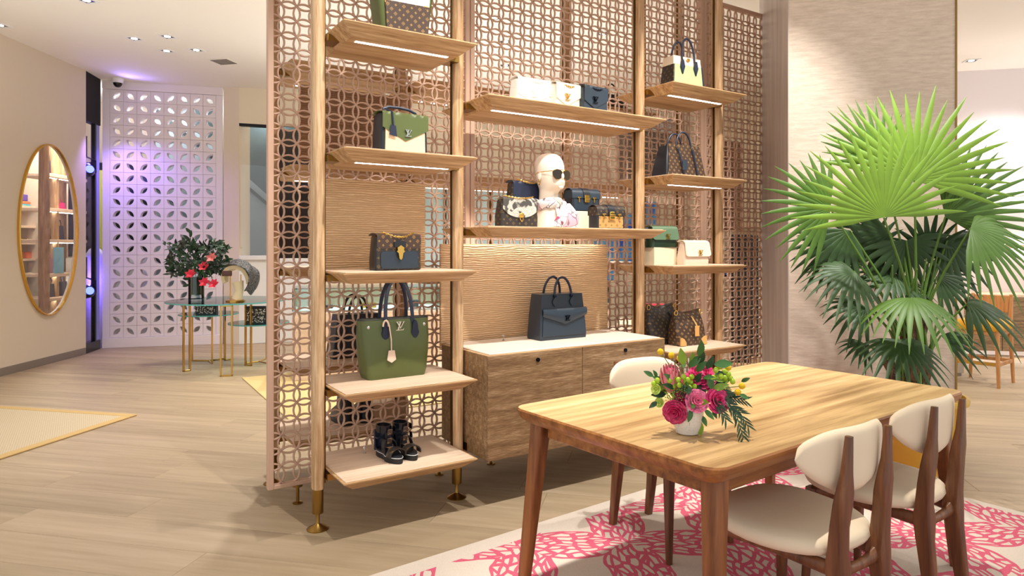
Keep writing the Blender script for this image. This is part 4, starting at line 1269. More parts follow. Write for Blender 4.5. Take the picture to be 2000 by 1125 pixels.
t = thing('handbag', 'small black handbag with gold ring high on a rear shelf by the column', 'handbag', (3.45, 3.95, 2.385), R(180))
body_loft([(0.26, 0.09, 0.02, 0), (0.25, 0.08, 0.02, 0.14)]).build('body', L_['black'], t)
g = G(); g.tube(arch(-0.06, 0.06, 0, 0.13, 0.1), 0.006, 8); g.build('handle', L_['black'], t)
g = G(); g.tube([(0.12 + 0.018 * math.cos(a), 0.05, 0.1 + 0.02 * math.sin(a)) for a in [2 * PI * k / 12 for k in range(13)]], 0.004, 5); g.build('ring', M['gold'], t)
# ================================================================ pink rug
q = N('leaf_rug')
tc = q.n('ShaderNodeTexCoord')
nz = q.n('ShaderNodeTexNoise'); nz.inputs['Scale'].default_value = 4.0; nz.inputs['Detail'].default_value = 2
q.l(tc.outputs['Object'], nz.inputs['Vector'])
va = q.n('ShaderNodeVectorMath', operation='MULTIPLY_ADD')
q.l(nz.outputs['Color'], va.inputs[0]); va.inputs[1].default_value = (0.10, 0.10, 0); q.l(tc.outputs['Object'], va.inputs[2])
mp = q.n('ShaderNodeMapping'); mp.inputs['Rotation'].default_value = (0, 0, R(33)); mp.inputs['Scale'].default_value = (2.05, 2.05, 1)
q.l(va.outputs[0], mp.inputs[0])
sx = q.n('ShaderNodeSeparateXYZ'); q.l(mp.outputs[0], sx.inputs[0])
fx = q.math('ABSOLUTE', q.math('SUBTRACT', q.math('FRACT', sx.outputs[0]), 0.5))
fy = q.math('ABSOLUTE', q.math('SUBTRACT', q.math('FRACT', sx.outputs[1]), 0.5))
a_ = q.math('MAXIMUM', fx, fy); b_ = q.math('MINIMUM', fx, fy)
d2 = q.math('ADD', q.math('POWER', q.math('SUBTRACT', 1.0, a_), 2.0), q.math('MULTIPLY', b_, b_))
leaf = q.math('LESS_THAN', d2, 0.615)
rim = q.math('MULTIPLY', leaf, q.math('GREATER_THAN', d2, 0.57))
# elongated cells running along each leaf
vo = q.n('ShaderNodeTexVoronoi', feature='DISTANCE_TO_EDGE', voronoi_dimensions='2D'); vo.inputs['Scale'].default_value = 6.2
isx = q.math('GREATER_THAN', fx, fy)
nsx = q.math('SUBTRACT', 1.0, isx)
along = q.math('ADD', q.math('MULTIPLY', isx, sx.outputs[1]), q.math('MULTIPLY', nsx, sx.outputs[0]))
across = q.math('ADD', q.math('MULTIPLY', isx, sx.outputs[0]), q.math('MULTIPLY', nsx, sx.outputs[1]))
cv = q.n('ShaderNodeCombineXYZ'); q.l(along, cv.inputs[0]); q.l(q.math('MULTIPLY', across, 2.3), cv.inputs[1])
q.l(cv.outputs[0], vo.inputs['Vector'])
cell = q.math('GREATER_THAN', vo.outputs['Distance'], 0.19)
vein = q.math('MULTIPLY', leaf, q.math('LESS_THAN', b_, 0.0))
pinkm = q.math('MAXIMUM', q.math('MULTIPLY', leaf, q.math('SUBTRACT', 1.0, cell)), rim)
# plain cream border
so = q.n('ShaderNodeSeparateXYZ'); q.l(tc.outputs['Object'], so.inputs[0])
RW, RH = 3.9, 2.9
inx = q.math('LESS_THAN', q.math('ABSOLUTE', so.outputs[0]), RW / 2 - 0.06)
iny = q.math('LESS_THAN', q.math('ABSOLUTE', so.outputs[1]), RH / 2 - 0.10)
pinkm = q.math('MULTIPLY', pinkm, q.math('MULTIPLY', inx, iny))
fn_ = q.noise(tc.outputs['Object'], 420, 2)
pk = q.ramp(fn_, [(0.3, srgb(184, 62, 90)), (0.7, srgb(212, 102, 124))])
cr = q.ramp(fn_, [(0.3, srgb(190, 176, 162)), (0.7, srgb(218, 205, 191))])
q.bump(fn_, 0.5, 0.004)
RUGM = q.done(q.mix(pinkm, cr, pk), 0.95)
RTA = R(3.9)
rug_c = Vector((3.93, 2.83, 0)) - Vector((math.cos(RTA), math.sin(RTA), 0)) * RW / 2 - Vector((-math.sin(RTA), math.cos(RTA), 0)) * RH / 2
g = G(); g.box(-RW / 2, RW / 2, -RH / 2, RH / 2, 0.0005, 0.009, 0.003)
tag(g.build('area_rug', RUGM, None, rug_c, (0, 0, RTA)), 'cream area rug with pink leaf pattern under the dining table', 'rug')
ZR_ = 0.009

# ================================================================ dining table
WAL = wood('walnut_top', (148, 112, 70), (196, 162, 112), (222, 194, 148), 'x', 1.0, 0.33, 22, bump=0.05)
WAL_L = wood('walnut_leg', (78, 44, 20), (122, 72, 34), (156, 98, 50), 'z', 1.0, 0.35, 30, bump=0.05)
WAL_E = wood('walnut_edge', (92, 54, 24), (142, 88, 40), (174, 116, 58), 'x', 1.0, 0.35, 30, bump=0.05)
tb = thing('dining_table', 'long walnut dining table with rounded corners and splayed legs', 'table', (2.252, 1.741, ZR_), R(4.0))
TLn, TWd, TZ = 1.70, 0.925, 0.75 - ZR_
g = G()
def rr(w, d, r, z): return rrect(w, d, r, z, n=8)
g.loft([rr(TLn - 0.06, TWd - 0.06, 0.045, TZ - 0.052), rr(TLn - 0.02, TWd - 0.02, 0.055, TZ - 0.034), rr(TLn - 0.002, TWd - 0.002, 0.06, TZ - 0.018), rr(TLn, TWd, 0.06, TZ - 0.006), rr(TLn - 0.008, TWd - 0.008, 0.058, TZ - 0.0005)])
g.build('edge_band', WAL_E, tb, sharp=30)
g = G(); g.loft([rr(TLn - 0.009, TWd - 0.009, 0.058, TZ - 0.006), rr(TLn - 0.009, TWd - 0.009, 0.058, TZ)]); g.build('top', WAL, tb)
for sx in (-1, 1):
    for sy in (-1, 1):
        g = G()
        rings = []
        for (z, ox, oy, w, d) in ((0.0, 0.0, 0.0, 0.034, 0.04), (TZ - 0.12, 0.055, 0.038, 0.056, 0.06), (TZ - 0.034, 0.062, 0.042, 0.06, 0.062)):
            cx = sx * (TLn / 2 - 0.03 - ox); cy = sy * (TWd / 2 - 0.03 - oy)
            rings.append([tuple(p) for p in rrect(w, d, 0.008, z, cx, cy, 3)])
        g.loft(rings); g.build('leg', WAL_L, tb)
for sy in (-1, 1):
    g = G(); g.box(-TLn / 2 + 0.13, TLn / 2 - 0.13, sy * (TWd / 2 - 0.085) - 0.011, sy * (TWd / 2 - 0.085) + 0.011, TZ - 0.11, TZ - 0.04, 0.003); g.build('apron', WAL_E, tb)
for sx in (-1, 1):
    g = G(); g.box(sx * (TLn / 2 - 0.1) - 0.011, sx * (TLn / 2 - 0.1) + 0.011, -TWd / 2 + 0.11, TWd / 2 - 0.11, TZ - 0.11, TZ - 0.04, 0.003); g.build('apron', WAL_E, tb)

# ================================================================ chairs (local: faces +y)
WAL_C = wood('walnut_chair', (70, 40, 22), (108, 66, 38), (140, 92, 56), 'z', 1.0, 0.35, 34, bump=0.05)
UPH = plain('cream_upholstery', (226, 208, 180), 0.75, 0, 0.12, 500)
def chair_meshes():
    P = {}
    # seat pad: rounded trapezoid with domed top
    def seat_ring(k, z):
        out = []
        for i in range(40):
            a = 2 * PI * i / 40
            c, s = math.cos(a), math.sin(a)
            x = math.copysign(abs(c) ** 0.72, c) * 0.235 * (1.0 - 0.10 * (-s if s < 0 else 0) + 0.04 * (s if s > 0 else 0))
            y = math.copysign(abs(s) ** 0.8, s) * 0.225
            out.append((x * k, 0.03 + y * k, z + 0.012 * (s > 0) * s))
        return out
    g = G(); g.loft([seat_ring(0.86, 0.415), seat_ring(0.97, 0.42), seat_ring(1.0, 0.435), seat_ring(0.985, 0.452), seat_ring(0.93, 0.464), seat_ring(0.75, 0.472), seat_ring(0.4, 0.475)])
    P['seat'] = (g.mesh('seat', 80), UPH)
    # backrest: curved leaf-shaped pad
    def back(u, v):
        s = 2 * u - 1
        e = abs(s)
        rise = 0.004 * e * e
        top = 0.712 + rise + 0.09 * max(0.0, 1 - e ** 3.6) ** 0.55 + 0.0005
        bot = 0.712 + rise - 0.112 * max(0.0, 1 - e ** 2.0) ** 0.72
        z = bot + (top - bot) * v
        return (0.232 * s, -0.192 + 0.06 * s * s - 0.05 * (z - 0.6) , z)
    g = G()
    nu, nv = 28, 12
    A, B = [], []
    for j in range(nv + 1):
        for i in range(nu + 1):
            u, v = i / nu, j / nv
            p = Vector(back(u, v))
            fat = 0.024 * (max(0.0, 1 - (2 * v - 1) ** 4) ** 0.5) * (max(0.0, 1 - (2 * u - 1) ** 6) ** 0.5) + 0.001
            A.append(p + Vector((0, fat, 0))); B.append(p - Vector((0, fat * 0.7, 0)))
    W = nu + 1; NN = len(A); f = []
    for j in range(nv):
        for i in range(nu):
            qd = (j * W + i, j * W + i + 1, (j + 1) * W + i + 1, (j + 1) * W + i)
            f.append(qd); f.append(tuple(NN + k for k in reversed(qd)))
    bd = [i for i in range(nu)] + [j * W + nu for j in range(nv)] + [nv * W + nu - i for i in range(nu)] + [(nv - j) * W for j in range(nv)]
    for a in range(len(bd)):
        p_, q_ = bd[a], bd[(a + 1) % len(bd)]
        f.append((q_, p_, NN + p_, NN + q_))
    g.add(A + B, f)
    P['backrest'] = (g.mesh('backrest', 80), UPH)
    # sculpted rear uprights
    def upright(sx):
        g = G(); rings = []
        for (z, x, y, w, d) in ((0.0, 0.118, -0.245, 0.030, 0.034), (0.15, 0.118, -0.225, 0.036, 0.042), (0.32, 0.116, -0.205, 0.044, 0.05), (0.395, 0.112, -0.2, 0.06, 0.056), (0.44, 0.117, -0.202, 0.044, 0.05), (0.52, 0.118, -0.208, 0.042, 0.044), (0.585, 0.113, -0.215, 0.058, 0.036), (0.62, 0.112, -0.22, 0.058, 0.032), (0.68, 0.112, -0.226, 0.036, 0.026), (0.79, 0.109, -0.232, 0.018, 0.022)):
            rings.append([tuple(p) for p in rrect(w, d, 0.007, z, sx * x, y, 3)])
        g.loft(rings); return g.mesh('rear_upright', 40)
    P['rear_upright'] = [(upright(-1), WAL_C), (upright(1), WAL_C)]
    def front_leg(sx):
        g = G(); g.loft([[tuple(p) for p in rrect(w, w, 0.006, z, sx * x, y, 3)] for (z, x, y, w) in ((0.0, 0.195, 0.2, 0.024), (0.3, 0.18, 0.185, 0.036), (0.405, 0.172, 0.18, 0.042))])
        return g.mesh('front_leg', 40)
    P['front_leg'] = [(front_leg(-1), WAL_C), (front_leg(1), WAL_C)]
    g = G(); g.tube([(-0.10, -0.2, 0.385), (-0.06, -0.195, 0.372), (0, -0.193, 0.368), (0.06, -0.195, 0.372), (0.10, -0.2, 0.385)], [0.028, 0.02, 0.017, 0.02, 0.028], 10, flat=(0.7, 1.0)); P['rear_rail'] = (g.mesh('rear_rail', 60), WAL_C)
    def side(sx):
        g = G(); g.tube([(sx * 0.115, -0.2, 0.385), (sx * 0.14, -0.06, 0.392), (sx * 0.165, 0.08, 0.398), (sx * 0.175, 0.18, 0.395)], [0.024, 0.019, 0.018, 0.02], 10, flat=(0.7, 1.0)); return g.mesh('side_rail', 60)
    P['side_rail'] = [(side(-1), WAL_C), (side(1), WAL_C)]
    g = G(); g.box(-0.17, 0.17, 0.165, 0.19, 0.37, 0.412, 0.004); P['front_rail'] = (g.mesh('front_rail'), WAL_C)
    for k, v in P.items():
        for me, mt in (v if isinstance(v, list) else [v]):
            me.materials.append(mt)
    return P
CH = chair_meshes()
def chair(loc, rz, lab):
    t = thing('dining_chair', lab, 'chair', loc, rz, 'walnut dining chairs')
    for k, v in CH.items():
        for me, mt in (v if isinstance(v, list) else [v]):
            link(k, me, None, t)
chair((1.995, 1.352, ZR_), R(1), 'cream upholstered walnut dining chair nearest the viewer')
chair((2.592, 1.402, ZR_), R(2), 'cream upholstered walnut dining chair at the far right table end, before the yellow pot')
chair((2.295, 2.235, ZR_), R(180), 'cream upholstered walnut dining chair on the far side of the table')
# ================================================================ flowers on the table (local: x right, y away, seen from the room)
CAMZ = R(-32.74)
VP = Vector((1.652, 1.52, 0.75))
q = N('speckled_glaze')
vec = q.coord()
q.bump(q.noise(vec, 260, 2), 0.25, 0.002)
GLZ = q.done(q.ramp(q.noise(vec, 300, 2, 0.8), [(0.30, srgb(176, 166, 154)), (0.42, srgb(226, 220, 212))]), 0.35)
g = G(); g.lathe([(0.0, 0.004), (0.028, 0.0), (0.036, 0.004), (0.047, 0.035), (0.051, 0.075), (0.052, 0.1), (0.048, 0.1), (0.046, 0.07), (0.0, 0.03)], 36, cap=False)
tag(g.build('vase', GLZ, None, VP), 'speckled white ceramic vase holding the bright bouquet on the table', 'vase')
bq = thing('bouquet', 'bright bouquet with pink protea, roses and yellow ball flowers in the table vase', 'bouquet', VP, CAMZ)
def petalm(name, rgb):
    q = N(name)
    nz = q.noise(q.coord(), 75, 3, 0.6)
    a = srgb(*rgb)
    d = tuple(x * 0.45 for x in a[:3]) + (1,)
    l = tuple(min(1, x * 1.2 + 0.05) for x in a[:3]) + (1,)
    return q.done(q.ramp(nz, [(0.34, d), (0.5, a), (0.66, l)]), 0.55)
LF = {
 'leaf': plain('fresh_leaf', (58, 104, 44), 0.45, var=0.25), 'leaf_d': plain('dark_leaf', (34, 66, 38), 0.45, var=0.2), 'leaf_l': plain('lime_leaf', (128, 160, 52), 0.45, var=0.2),
 'pink': petalm('hot_pink_petal', (214, 42, 112)), 'rose': petalm('rose_petal', (234, 110, 150)), 'mag': petalm('magenta_petal', (190, 28, 88)),
 'protea': plain('protea_bract', (222, 128, 140), 0.55, var=0.2), 'yellow': plain('yellow_ball', (240, 196, 22), 0.8, 0, 0.9, 500), 'berry': plain('green_berry', (158, 190, 40), 0.35, var=0.15),
 'stem': plain('stem_green', (96, 116, 66), 0.5), 'ivory': plain('ivory_petal', (226, 214, 160), 0.55), 'bud': plain('lime_bud', (172, 190, 84), 0.5, var=0.15)}
def leaf_g(g, base, d, L, W, up=(0, 0, 1), curl=0.15, n=5):
    d = Vector(d).normalized(); u = Vector(up)
    s = d.cross(u)
    s = s.normalized() if s.length > 1e-4 else Vector((1, 0, 0))
    nn = s.cross(d).normalized()
    b = Vector(base)
    v = []; f = []
    for i in range(n + 1):
        t = i / n
        w = W * math.sin(PI * min(1, t * 0.95 + 0.03)) ** 0.8 * (1 - 0.3 * t)
        c = b + d * L * t - nn * curl * L * t * t
        v += [c - s * w + nn * w * 0.25, c, c + s * w + nn * w * 0.25]
    for i in range(n):
        k = i * 3
        f += [(k, k + 1, k + 4, k + 3), (k + 1, k + 2, k + 5, k + 4)]
    g.add(v, f)
def petal_rose(c, r, face, mat, name, rings=5, rng=random.Random(1)):
    g = G()
    fz = Vector(face).normalized()
    q_ = fz.to_track_quat('Z', 'Y').to_matrix().to_4x4()
    for k in range(rings):
        fr = (k + 0.6) / rings
        n = 3 + k * 2
        for i in range(n):
            a0 = 2 * PI * (i + 0.5 * (k % 2)) / n + rng.random() * 0.4
            wd = 2 * PI / n * 1.05
            def fn(u, v, a0=a0, wd=wd, fr=fr):
                a = a0 + (u - 0.5) * wd * (0.7 + 0.9 * v)
                cup = 4 * (u - 0.5) ** 2
                rad = r * fr * (0.40 + 0.62 * math.sin(v * PI / 2)) + r * 0.22 * v ** 4 * (0.3 + fr) - r * 0.10 * cup * v
                hh = r * (0.95 - 0.55 * fr)
                z = -0.25 * r * fr + hh * v - 0.16 * r * v ** 5 + r * 0.05 * math.sin(u * 8 + a0 * 5) * v - 0.18 * r * cup * v
                return (rad * math.cos(a), rad * math.sin(a), z)
            g.grid(fn, 4, 4, Matrix.Translation(Vector(c)) @ q_)
    g.ell(c, r * 0.3, r * 0.3, r * 0.3, 8, 6)
    return g.build(name, mat, bq, sharp=80)
K = 1 / 610.0
def at(px, py_, dy=0.0):
    D = VP.dot(FWD) + dy
    return Vector(((px - 1000) / 1312 * D - VP.dot(RGT), dy, 1.35 - (py_ - 484) / 1312 * D - VP.z))
# main blooms
petal_rose(at(1361, 783, -0.05), 0.032, (0.0, -1, 0.35), LF['rose'], 'rose')
petal_rose(at(1338, 785, -0.03), 0.034, (-0.3, -1, 0.2), LF['mag'], 'magenta_rose', rng=random.Random(4))
petal_rose(at(1401, 782, -0.04), 0.036, (0.35, -1, 0.35), LF['pink'], 'pink_lisianthus', rng=random.Random(5))
petal_rose(at(1318, 805, -0.04), 0.033, (-0.45, -1, -0.1), LF['mag'], 'carnation', 6, random.Random(6))
petal_rose(at(1418, 762, 0.0), 0.024, (0.6, -0.7, 0.6), LF['ivory'], 'ivory_rose', rng=random.Random(8))
for (x, y, s) in ((1355, 738, 0.026), (1372, 745, 0.026), (1340, 742, 0.02), (1380, 728, 0.022), (1362, 728, 0.024), (1385, 750, 0.022)):
    petal_rose(at(x, y, 0.0), s, (random.uniform(-0.4, 0.5), -0.8, 0.7), LF['pink'], 'hydrangea_floret', 3, random.Random(int(x)))
# protea
g = G()
pc = at(1310, 748, 0.0)
qv = Vector((-0.12, -0.2, 1)).normalized().to_track_quat('Z', 'Y').to_matrix().to_4x4()
for k in range(4):
    n = 11
    for i in range(n):
        a0 = 2 * PI * (i + 0.5 * k) / n
        rad = 0.026 - 0.004 * k
        def fn(u, v, a0=a0, rad=rad, k=k):
            a = a0 + (u - 0.5) * 0.62 * (1 - 0.75 * v ** 2)
            r_ = rad * (0.5 + 0.85 * math.sin(v * PI * 0.62)) 
            return (r_ * math.cos(a), r_ * math.sin(a), -0.03 + (0.075 + 0.006 * k) * v)
        g.grid(fn, 2, 5, Matrix.Translation(pc) @ qv)
pr = g.build('protea', LF['protea'], bq, sharp=80)
g = G(); g.ell(pc + Vector((0, 0, 0.036)), 0.017, 0.017, 0.014, 10, 8); g.build('protea_centre', LF['mag'], pr)
# yellow balls on stems
for (x, y) in ((1290, 687), (1311, 694), (1328, 700), (1422, 718), (1449, 754), (1441, 766)):
    p = at(x, y, random.uniform(-0.03, 0.05))
    g = G(); g.ell(p, 0.0105, n=14, k=10); b_ = g.build('ball_flower', LF['yellow'], bq)
    g = G(); g.tube([p, p * 0.55 + Vector((0, 0, 0.06)), Vector((p.x * 0.15, 0, 0.08))], 0.0015, 5); g.build('stem', LF['stem'], b_)
# green berries
rngb = random.Random(12)
for (x, y) in ((1308, 743), (1316, 738), (1315, 747), (1325, 742), (1327, 752), (1338, 746), (1343, 742), (1349, 747), (1351, 736), (1356, 755), (1347, 757), (1315, 755), (1335, 736), (1405, 716), (1398, 723), (1415, 726), (1423, 731), (1427, 739), (1431, 745), (1416, 738), (1284, 743), (1277, 749), (1393, 738), (1408, 735)):
    p = at(x, y, rngb.uniform(-0.055, -0.01))
    g = G(); g.ell(p, 0.0085, 0.0085, 0.0095, 10, 8); g.build('berry', LF['berry'], bq)
for (x, y, s) in ((1281, 760, 0.016), (1288, 786, 0.015)):
    p = at(x, y, -0.01)
    petal_rose(p, s, (-0.6, -0.7, 0.2), LF['bud'], 'green_bud', 3, random.Random(3))
# golden green filler
for (x, y, n) in ((1310, 775, 60), (1322, 768, 40), (1345, 762, 34)):
    g = G()
    c = at(x, y, -0.035)
    for i in range(n):
        o = Vector((rngb.gauss(0, 0.012), rngb.gauss(0, 0.008), rngb.gauss(0, 0.011)))
        g.ell(c + o, 0.0022, n=5, k=4)
    g.build('filler_sprig', LF['leaf_l'], bq, kind='stuff')
# leaves
rl = random.Random(21)
for (x, y, dx, dz, L, mt) in ((1276, 735, -1, 0.6, 0.035, 'leaf'), (1283, 737, -0.5, 1, 0.03, 'leaf'), (1300, 770, -1, 0.05, 0.05, 'leaf_d'), (1283, 785, -1, -0.5, 0.035, 'leaf_d'), (1345, 715, 0.6, 0.6, 0.05, 'leaf'), (1335, 712, -0.3, 1, 0.06, 'leaf_l'), (1350, 720, 0.1, 1, 0.055, 'leaf_l'), (1360, 725, 0.5, 0.8, 0.05, 'leaf'), (1365, 712, 0.2, 1, 0.055, 'leaf_d'), (1380, 720, 0.4, 1, 0.05, 'leaf_d'), (1395, 712, 1, 0.1, 0.06, 'leaf'), (1352, 705, 0.9, 0.5, 0.04, 'leaf'), (1365, 695, 0.05, 1, 0.06, 'leaf'), (1390, 760, -0.2, 0.9, 0.05, 'leaf'), (1385, 765, -0.5, 0.6, 0.045, 'leaf_l'), (1400, 750, 1, 0.5, 0.05, 'leaf_l'), (1350, 800, -0.3, -1, 0.04, 'leaf'), (1353, 815, -0.1, -1, 0.045, 'leaf'), (1371, 812, 0.4, -1, 0.035, 'leaf'), (1366, 822, 0.1, -1, 0.05, 'leaf_l'), (1376, 800, 0.7, -0.7, 0.04, 'leaf'), (1330, 770, -0.6, 0.2, 0.05, 'leaf_d'), (1370, 770, 0.4, -0.2, 0.05, 'leaf_d'), (1405, 765, 0.8, -0.1, 0.05, 'leaf_d'), (1445, 770, 0.7, -0.3, 0.03, 'leaf'), (1448, 745, 0.6, 0.4, 0.03, 'leaf'), (1392, 800, 0.3, -0.9, 0.03, 'leaf')):
    g = G(); leaf_g(g, at(x, y, rl.uniform(-0.06, 0.02)), (dx, rl.uniform(-0.7, 0.0), dz), L, L * 0.27, (rl.uniform(-0.3, 0.3), -1, 0.4)); g.build('leaf', LF[mt], bq, sharp=80)
for k in range(34):
    a = rl.uniform(0, 2 * PI); h = rl.uniform(0.11, 0.21)
    b0 = Vector((0.075 * math.cos(a) + 0.01, 0.05 * math.sin(a), h))
    g = G(); leaf_g(g, b0, (math.cos(a), math.sin(a) * 0.7 - 0.2, rl.uniform(-0.3, 0.9)), rl.uniform(0.035, 0.055), rl.uniform(0.009, 0.014), (rl.uniform(-0.4, 0.4), -1, 0.5)); g.build('leaf', LF[('leaf', 'leaf_d', 'leaf_l')[k % 3]], bq, sharp=80)
# drooping willow sprays on the right
for (pts, n) in (((at(1395, 765, -0.02), at(1420, 785, -0.05), at(1440, 815, -0.08), at(1452, 856, -0.1)), 26), ((at(1400, 770, -0.02), at(1425, 790, -0.04), at(1445, 805, -0.05), at(1462, 835, -0.07)), 22), ((at(1392, 775, -0.04), at(1405, 795, -0.06), at(1418, 820, -0.08)), 14), ((at(1405, 768, 0), at(1430, 776, -0.02), at(1455, 782, -0.03)), 14)):
    g = G(); g.tube(pts, 0.0014, 5)
    for i in range(n):
        s = (i + 0.5) / n * (len(pts) - 1)
        k = min(int(s), len(pts) - 2)
        p = pts[k].lerp(pts[k + 1], s - k); d = (pts[k + 1] - pts[k]).normalized()
        side = Vector((d.z, 0, -d.x)) * (1 if i % 2 else -1)
        leaf_g(g, p, d * 0.9 + side * 0.55 + Vector((0, rl.uniform(-0.4, 0.4), 0)), 0.034, 0.0036, (0, -1, 0.2), 0.05, 4)
    g.build('willow_spray', LF['leaf_d'], bq, sharp=80)
for i in range(9):
    a = 2 * PI * i / 9
    g = G(); g.tube([(0.02 * math.cos(a), 0.02 * math.sin(a), 0.04), (0.05 * math.cos(a), 0.03 * math.sin(a), 0.13)], 0.002, 5); g.build('stem', LF['stem'], bq)
g = G(); g.ell((0.005, 0.015, 0.135), 0.06, 0.045, 0.04, 14, 10); g.build('foliage_core', LF['leaf_d'], bq)

# ================================================================ potted fan palm
PP = Vector((4.006, 1.972, 0.0))
YEL = plain('yellow_glaze', (200, 158, 44), 0.4, var=0.05)
pot = thing('plant_pot', 'yellow glazed pot with saucer holding the fan palm behind the chairs', 'plant pot', (PP.x, PP.y, 0.0092))
g = G(); g.lathe([(0.0, 0.03), (0.155, 0.03), (0.165, 0.04), (0.20, 0.26), (0.232, 0.46), (0.236, 0.475), (0.252, 0.477), (0.255, 0.50), (0.25, 0.512), (0.235, 0.512), (0.228, 0.48), (0.0, 0.455)], 48, cap=False); g.build('pot', YEL, pot)
g = G(); g.lathe([(0.0, 0.0), (0.165, 0.0), (0.178, 0.012), (0.188, 0.046), (0.18, 0.05), (0.168, 0.03), (0.0, 0.029)], 48, cap=False); g.build('saucer', YEL, pot)
g = G(); g.grid(lambda u, v: (0.225 * u * math.cos(2 * PI * v), 0.225 * u * math.sin(2 * PI * v), 0.462 + 0.012 * math.sin(40 * u) * math.sin(31 * v * 6)), 8, 32); g.build('soil', plain('potting_soil', (54, 40, 28), 0.95, 0, 1.0, 120), pot)
palm = thing('fan_palm', 'tall green fan palm with spreading pleated fronds', 'palm', PP, CAMZ)
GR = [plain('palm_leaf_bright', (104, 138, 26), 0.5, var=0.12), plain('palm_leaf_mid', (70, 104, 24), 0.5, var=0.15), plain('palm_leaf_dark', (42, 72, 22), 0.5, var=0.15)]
STEM = plain('petiole_green', (92, 128, 48), 0.45)
TRK = N('fibrous_trunk'); vec = TRK.coord((1, 1, 0.25)); nz_ = TRK.noise(vec, 60, 5); TRK.bump(nz_, 1.0, 0.02)
TRK = TRK.done(TRK.ramp(nz_, [(0.35, srgb(46, 32, 22)), (0.65, srgb(128, 98, 68))]), 0.9)
KP = 1 / 343.0
def pp(px, py_, dy=0.0):
    D = PP.dot(FWD) + dy
    return Vector(((px - 1000) / 1312 * D - PP.dot(RGT), dy, 1.35 - (py_ - 484) / 1312 * D))
for (x0, x1, zt, r) in ((-0.06, -0.02, 1.0, 0.05), (0.02, 0.03, 0.95, 0.045), (-0.12, -0.16, 0.8, 0.035)):
    g = G(); n_ = 10
    g.tube([(x0 + (x1 - x0) * k / n_, 0.03 * math.sin(k), 0.45 + (zt - 0.45) * k / n_) for k in range(n_ + 1)], [r * (1.15 - 0.45 * k / n_ + 0.08 * (k % 2)) for k in range(n_ + 1)], 12); g.build('trunk', TRK, palm)
def frond(c, axis, nrm, L, spread, n, droop, mat, root, lenf=None, seed=0):
    rg = random.Random(seed)
    a = Vector(axis).normalized()
    nn = Vector(nrm); nn = (nn - a * nn.dot(a)).normalized()
    b = nn.cross(a).normalized()
    g = G()
    for i in range(n):
        s = (i + 0.5) / n * 2 - 1
        ph = R(spread / 2) * s
        d = a * math.cos(ph) + b * math.sin(ph)
        t_ = -a * math.sin(ph) + b * math.cos(ph)
        Lb = L * (1 - 0.14 * abs(s) ** 2) * rg.uniform(0.9, 1.04)
        half = R(spread / n) / 2
        m = 7
        v = []; f = []
        tw = rg.uniform(-0.15, 0.15)
        for k in range(m + 1):
            t = k / m
            join = 0.42
            wj = math.tan(half) * L * join * 1.05
            if t < join: w = wj * (t / join) 
            else: w = wj * (1.12 - 0.1 * t) * max(0.0, 1 - ((t - join) / (1 - join)) ** 1.7) ** 0.85
            w = max(w, 0.0012)
            p = Vector(c) + d * Lb * t + Vector((0, 0, -1)) * droop * Lb * t ** 2.4 - nn * 0.06 * Lb * t * t
            sd = (t_ + nn * tw * t).normalized()
            fold = nn * w * 0.45
            v += [p - sd * w - fold, p + nn * 0.0, p + sd * w - fold]
        for k in range(m):
            q_ = k * 3
            f += [(q_, q_ + 1, q_ + 4, q_ + 3), (q_ + 1, q_ + 2, q_ + 5, q_ + 4)]
        g.add(v, f)
    o = g.build('frond', mat, palm, sharp=60)
    rt = Vector(root)
    mid = (rt + Vector(c)) / 2 + Vector((0, 0, 0.05))
    g = G(); g.tube([rt, rt.lerp(mid, 0.5) + Vector((0, 0, 0.03)), mid, mid.lerp(Vector(c), 0.6), Vector(c)], [0.009, 0.008, 0.007, 0.006, 0.005], 6); g.build('petiole', STEM, o)
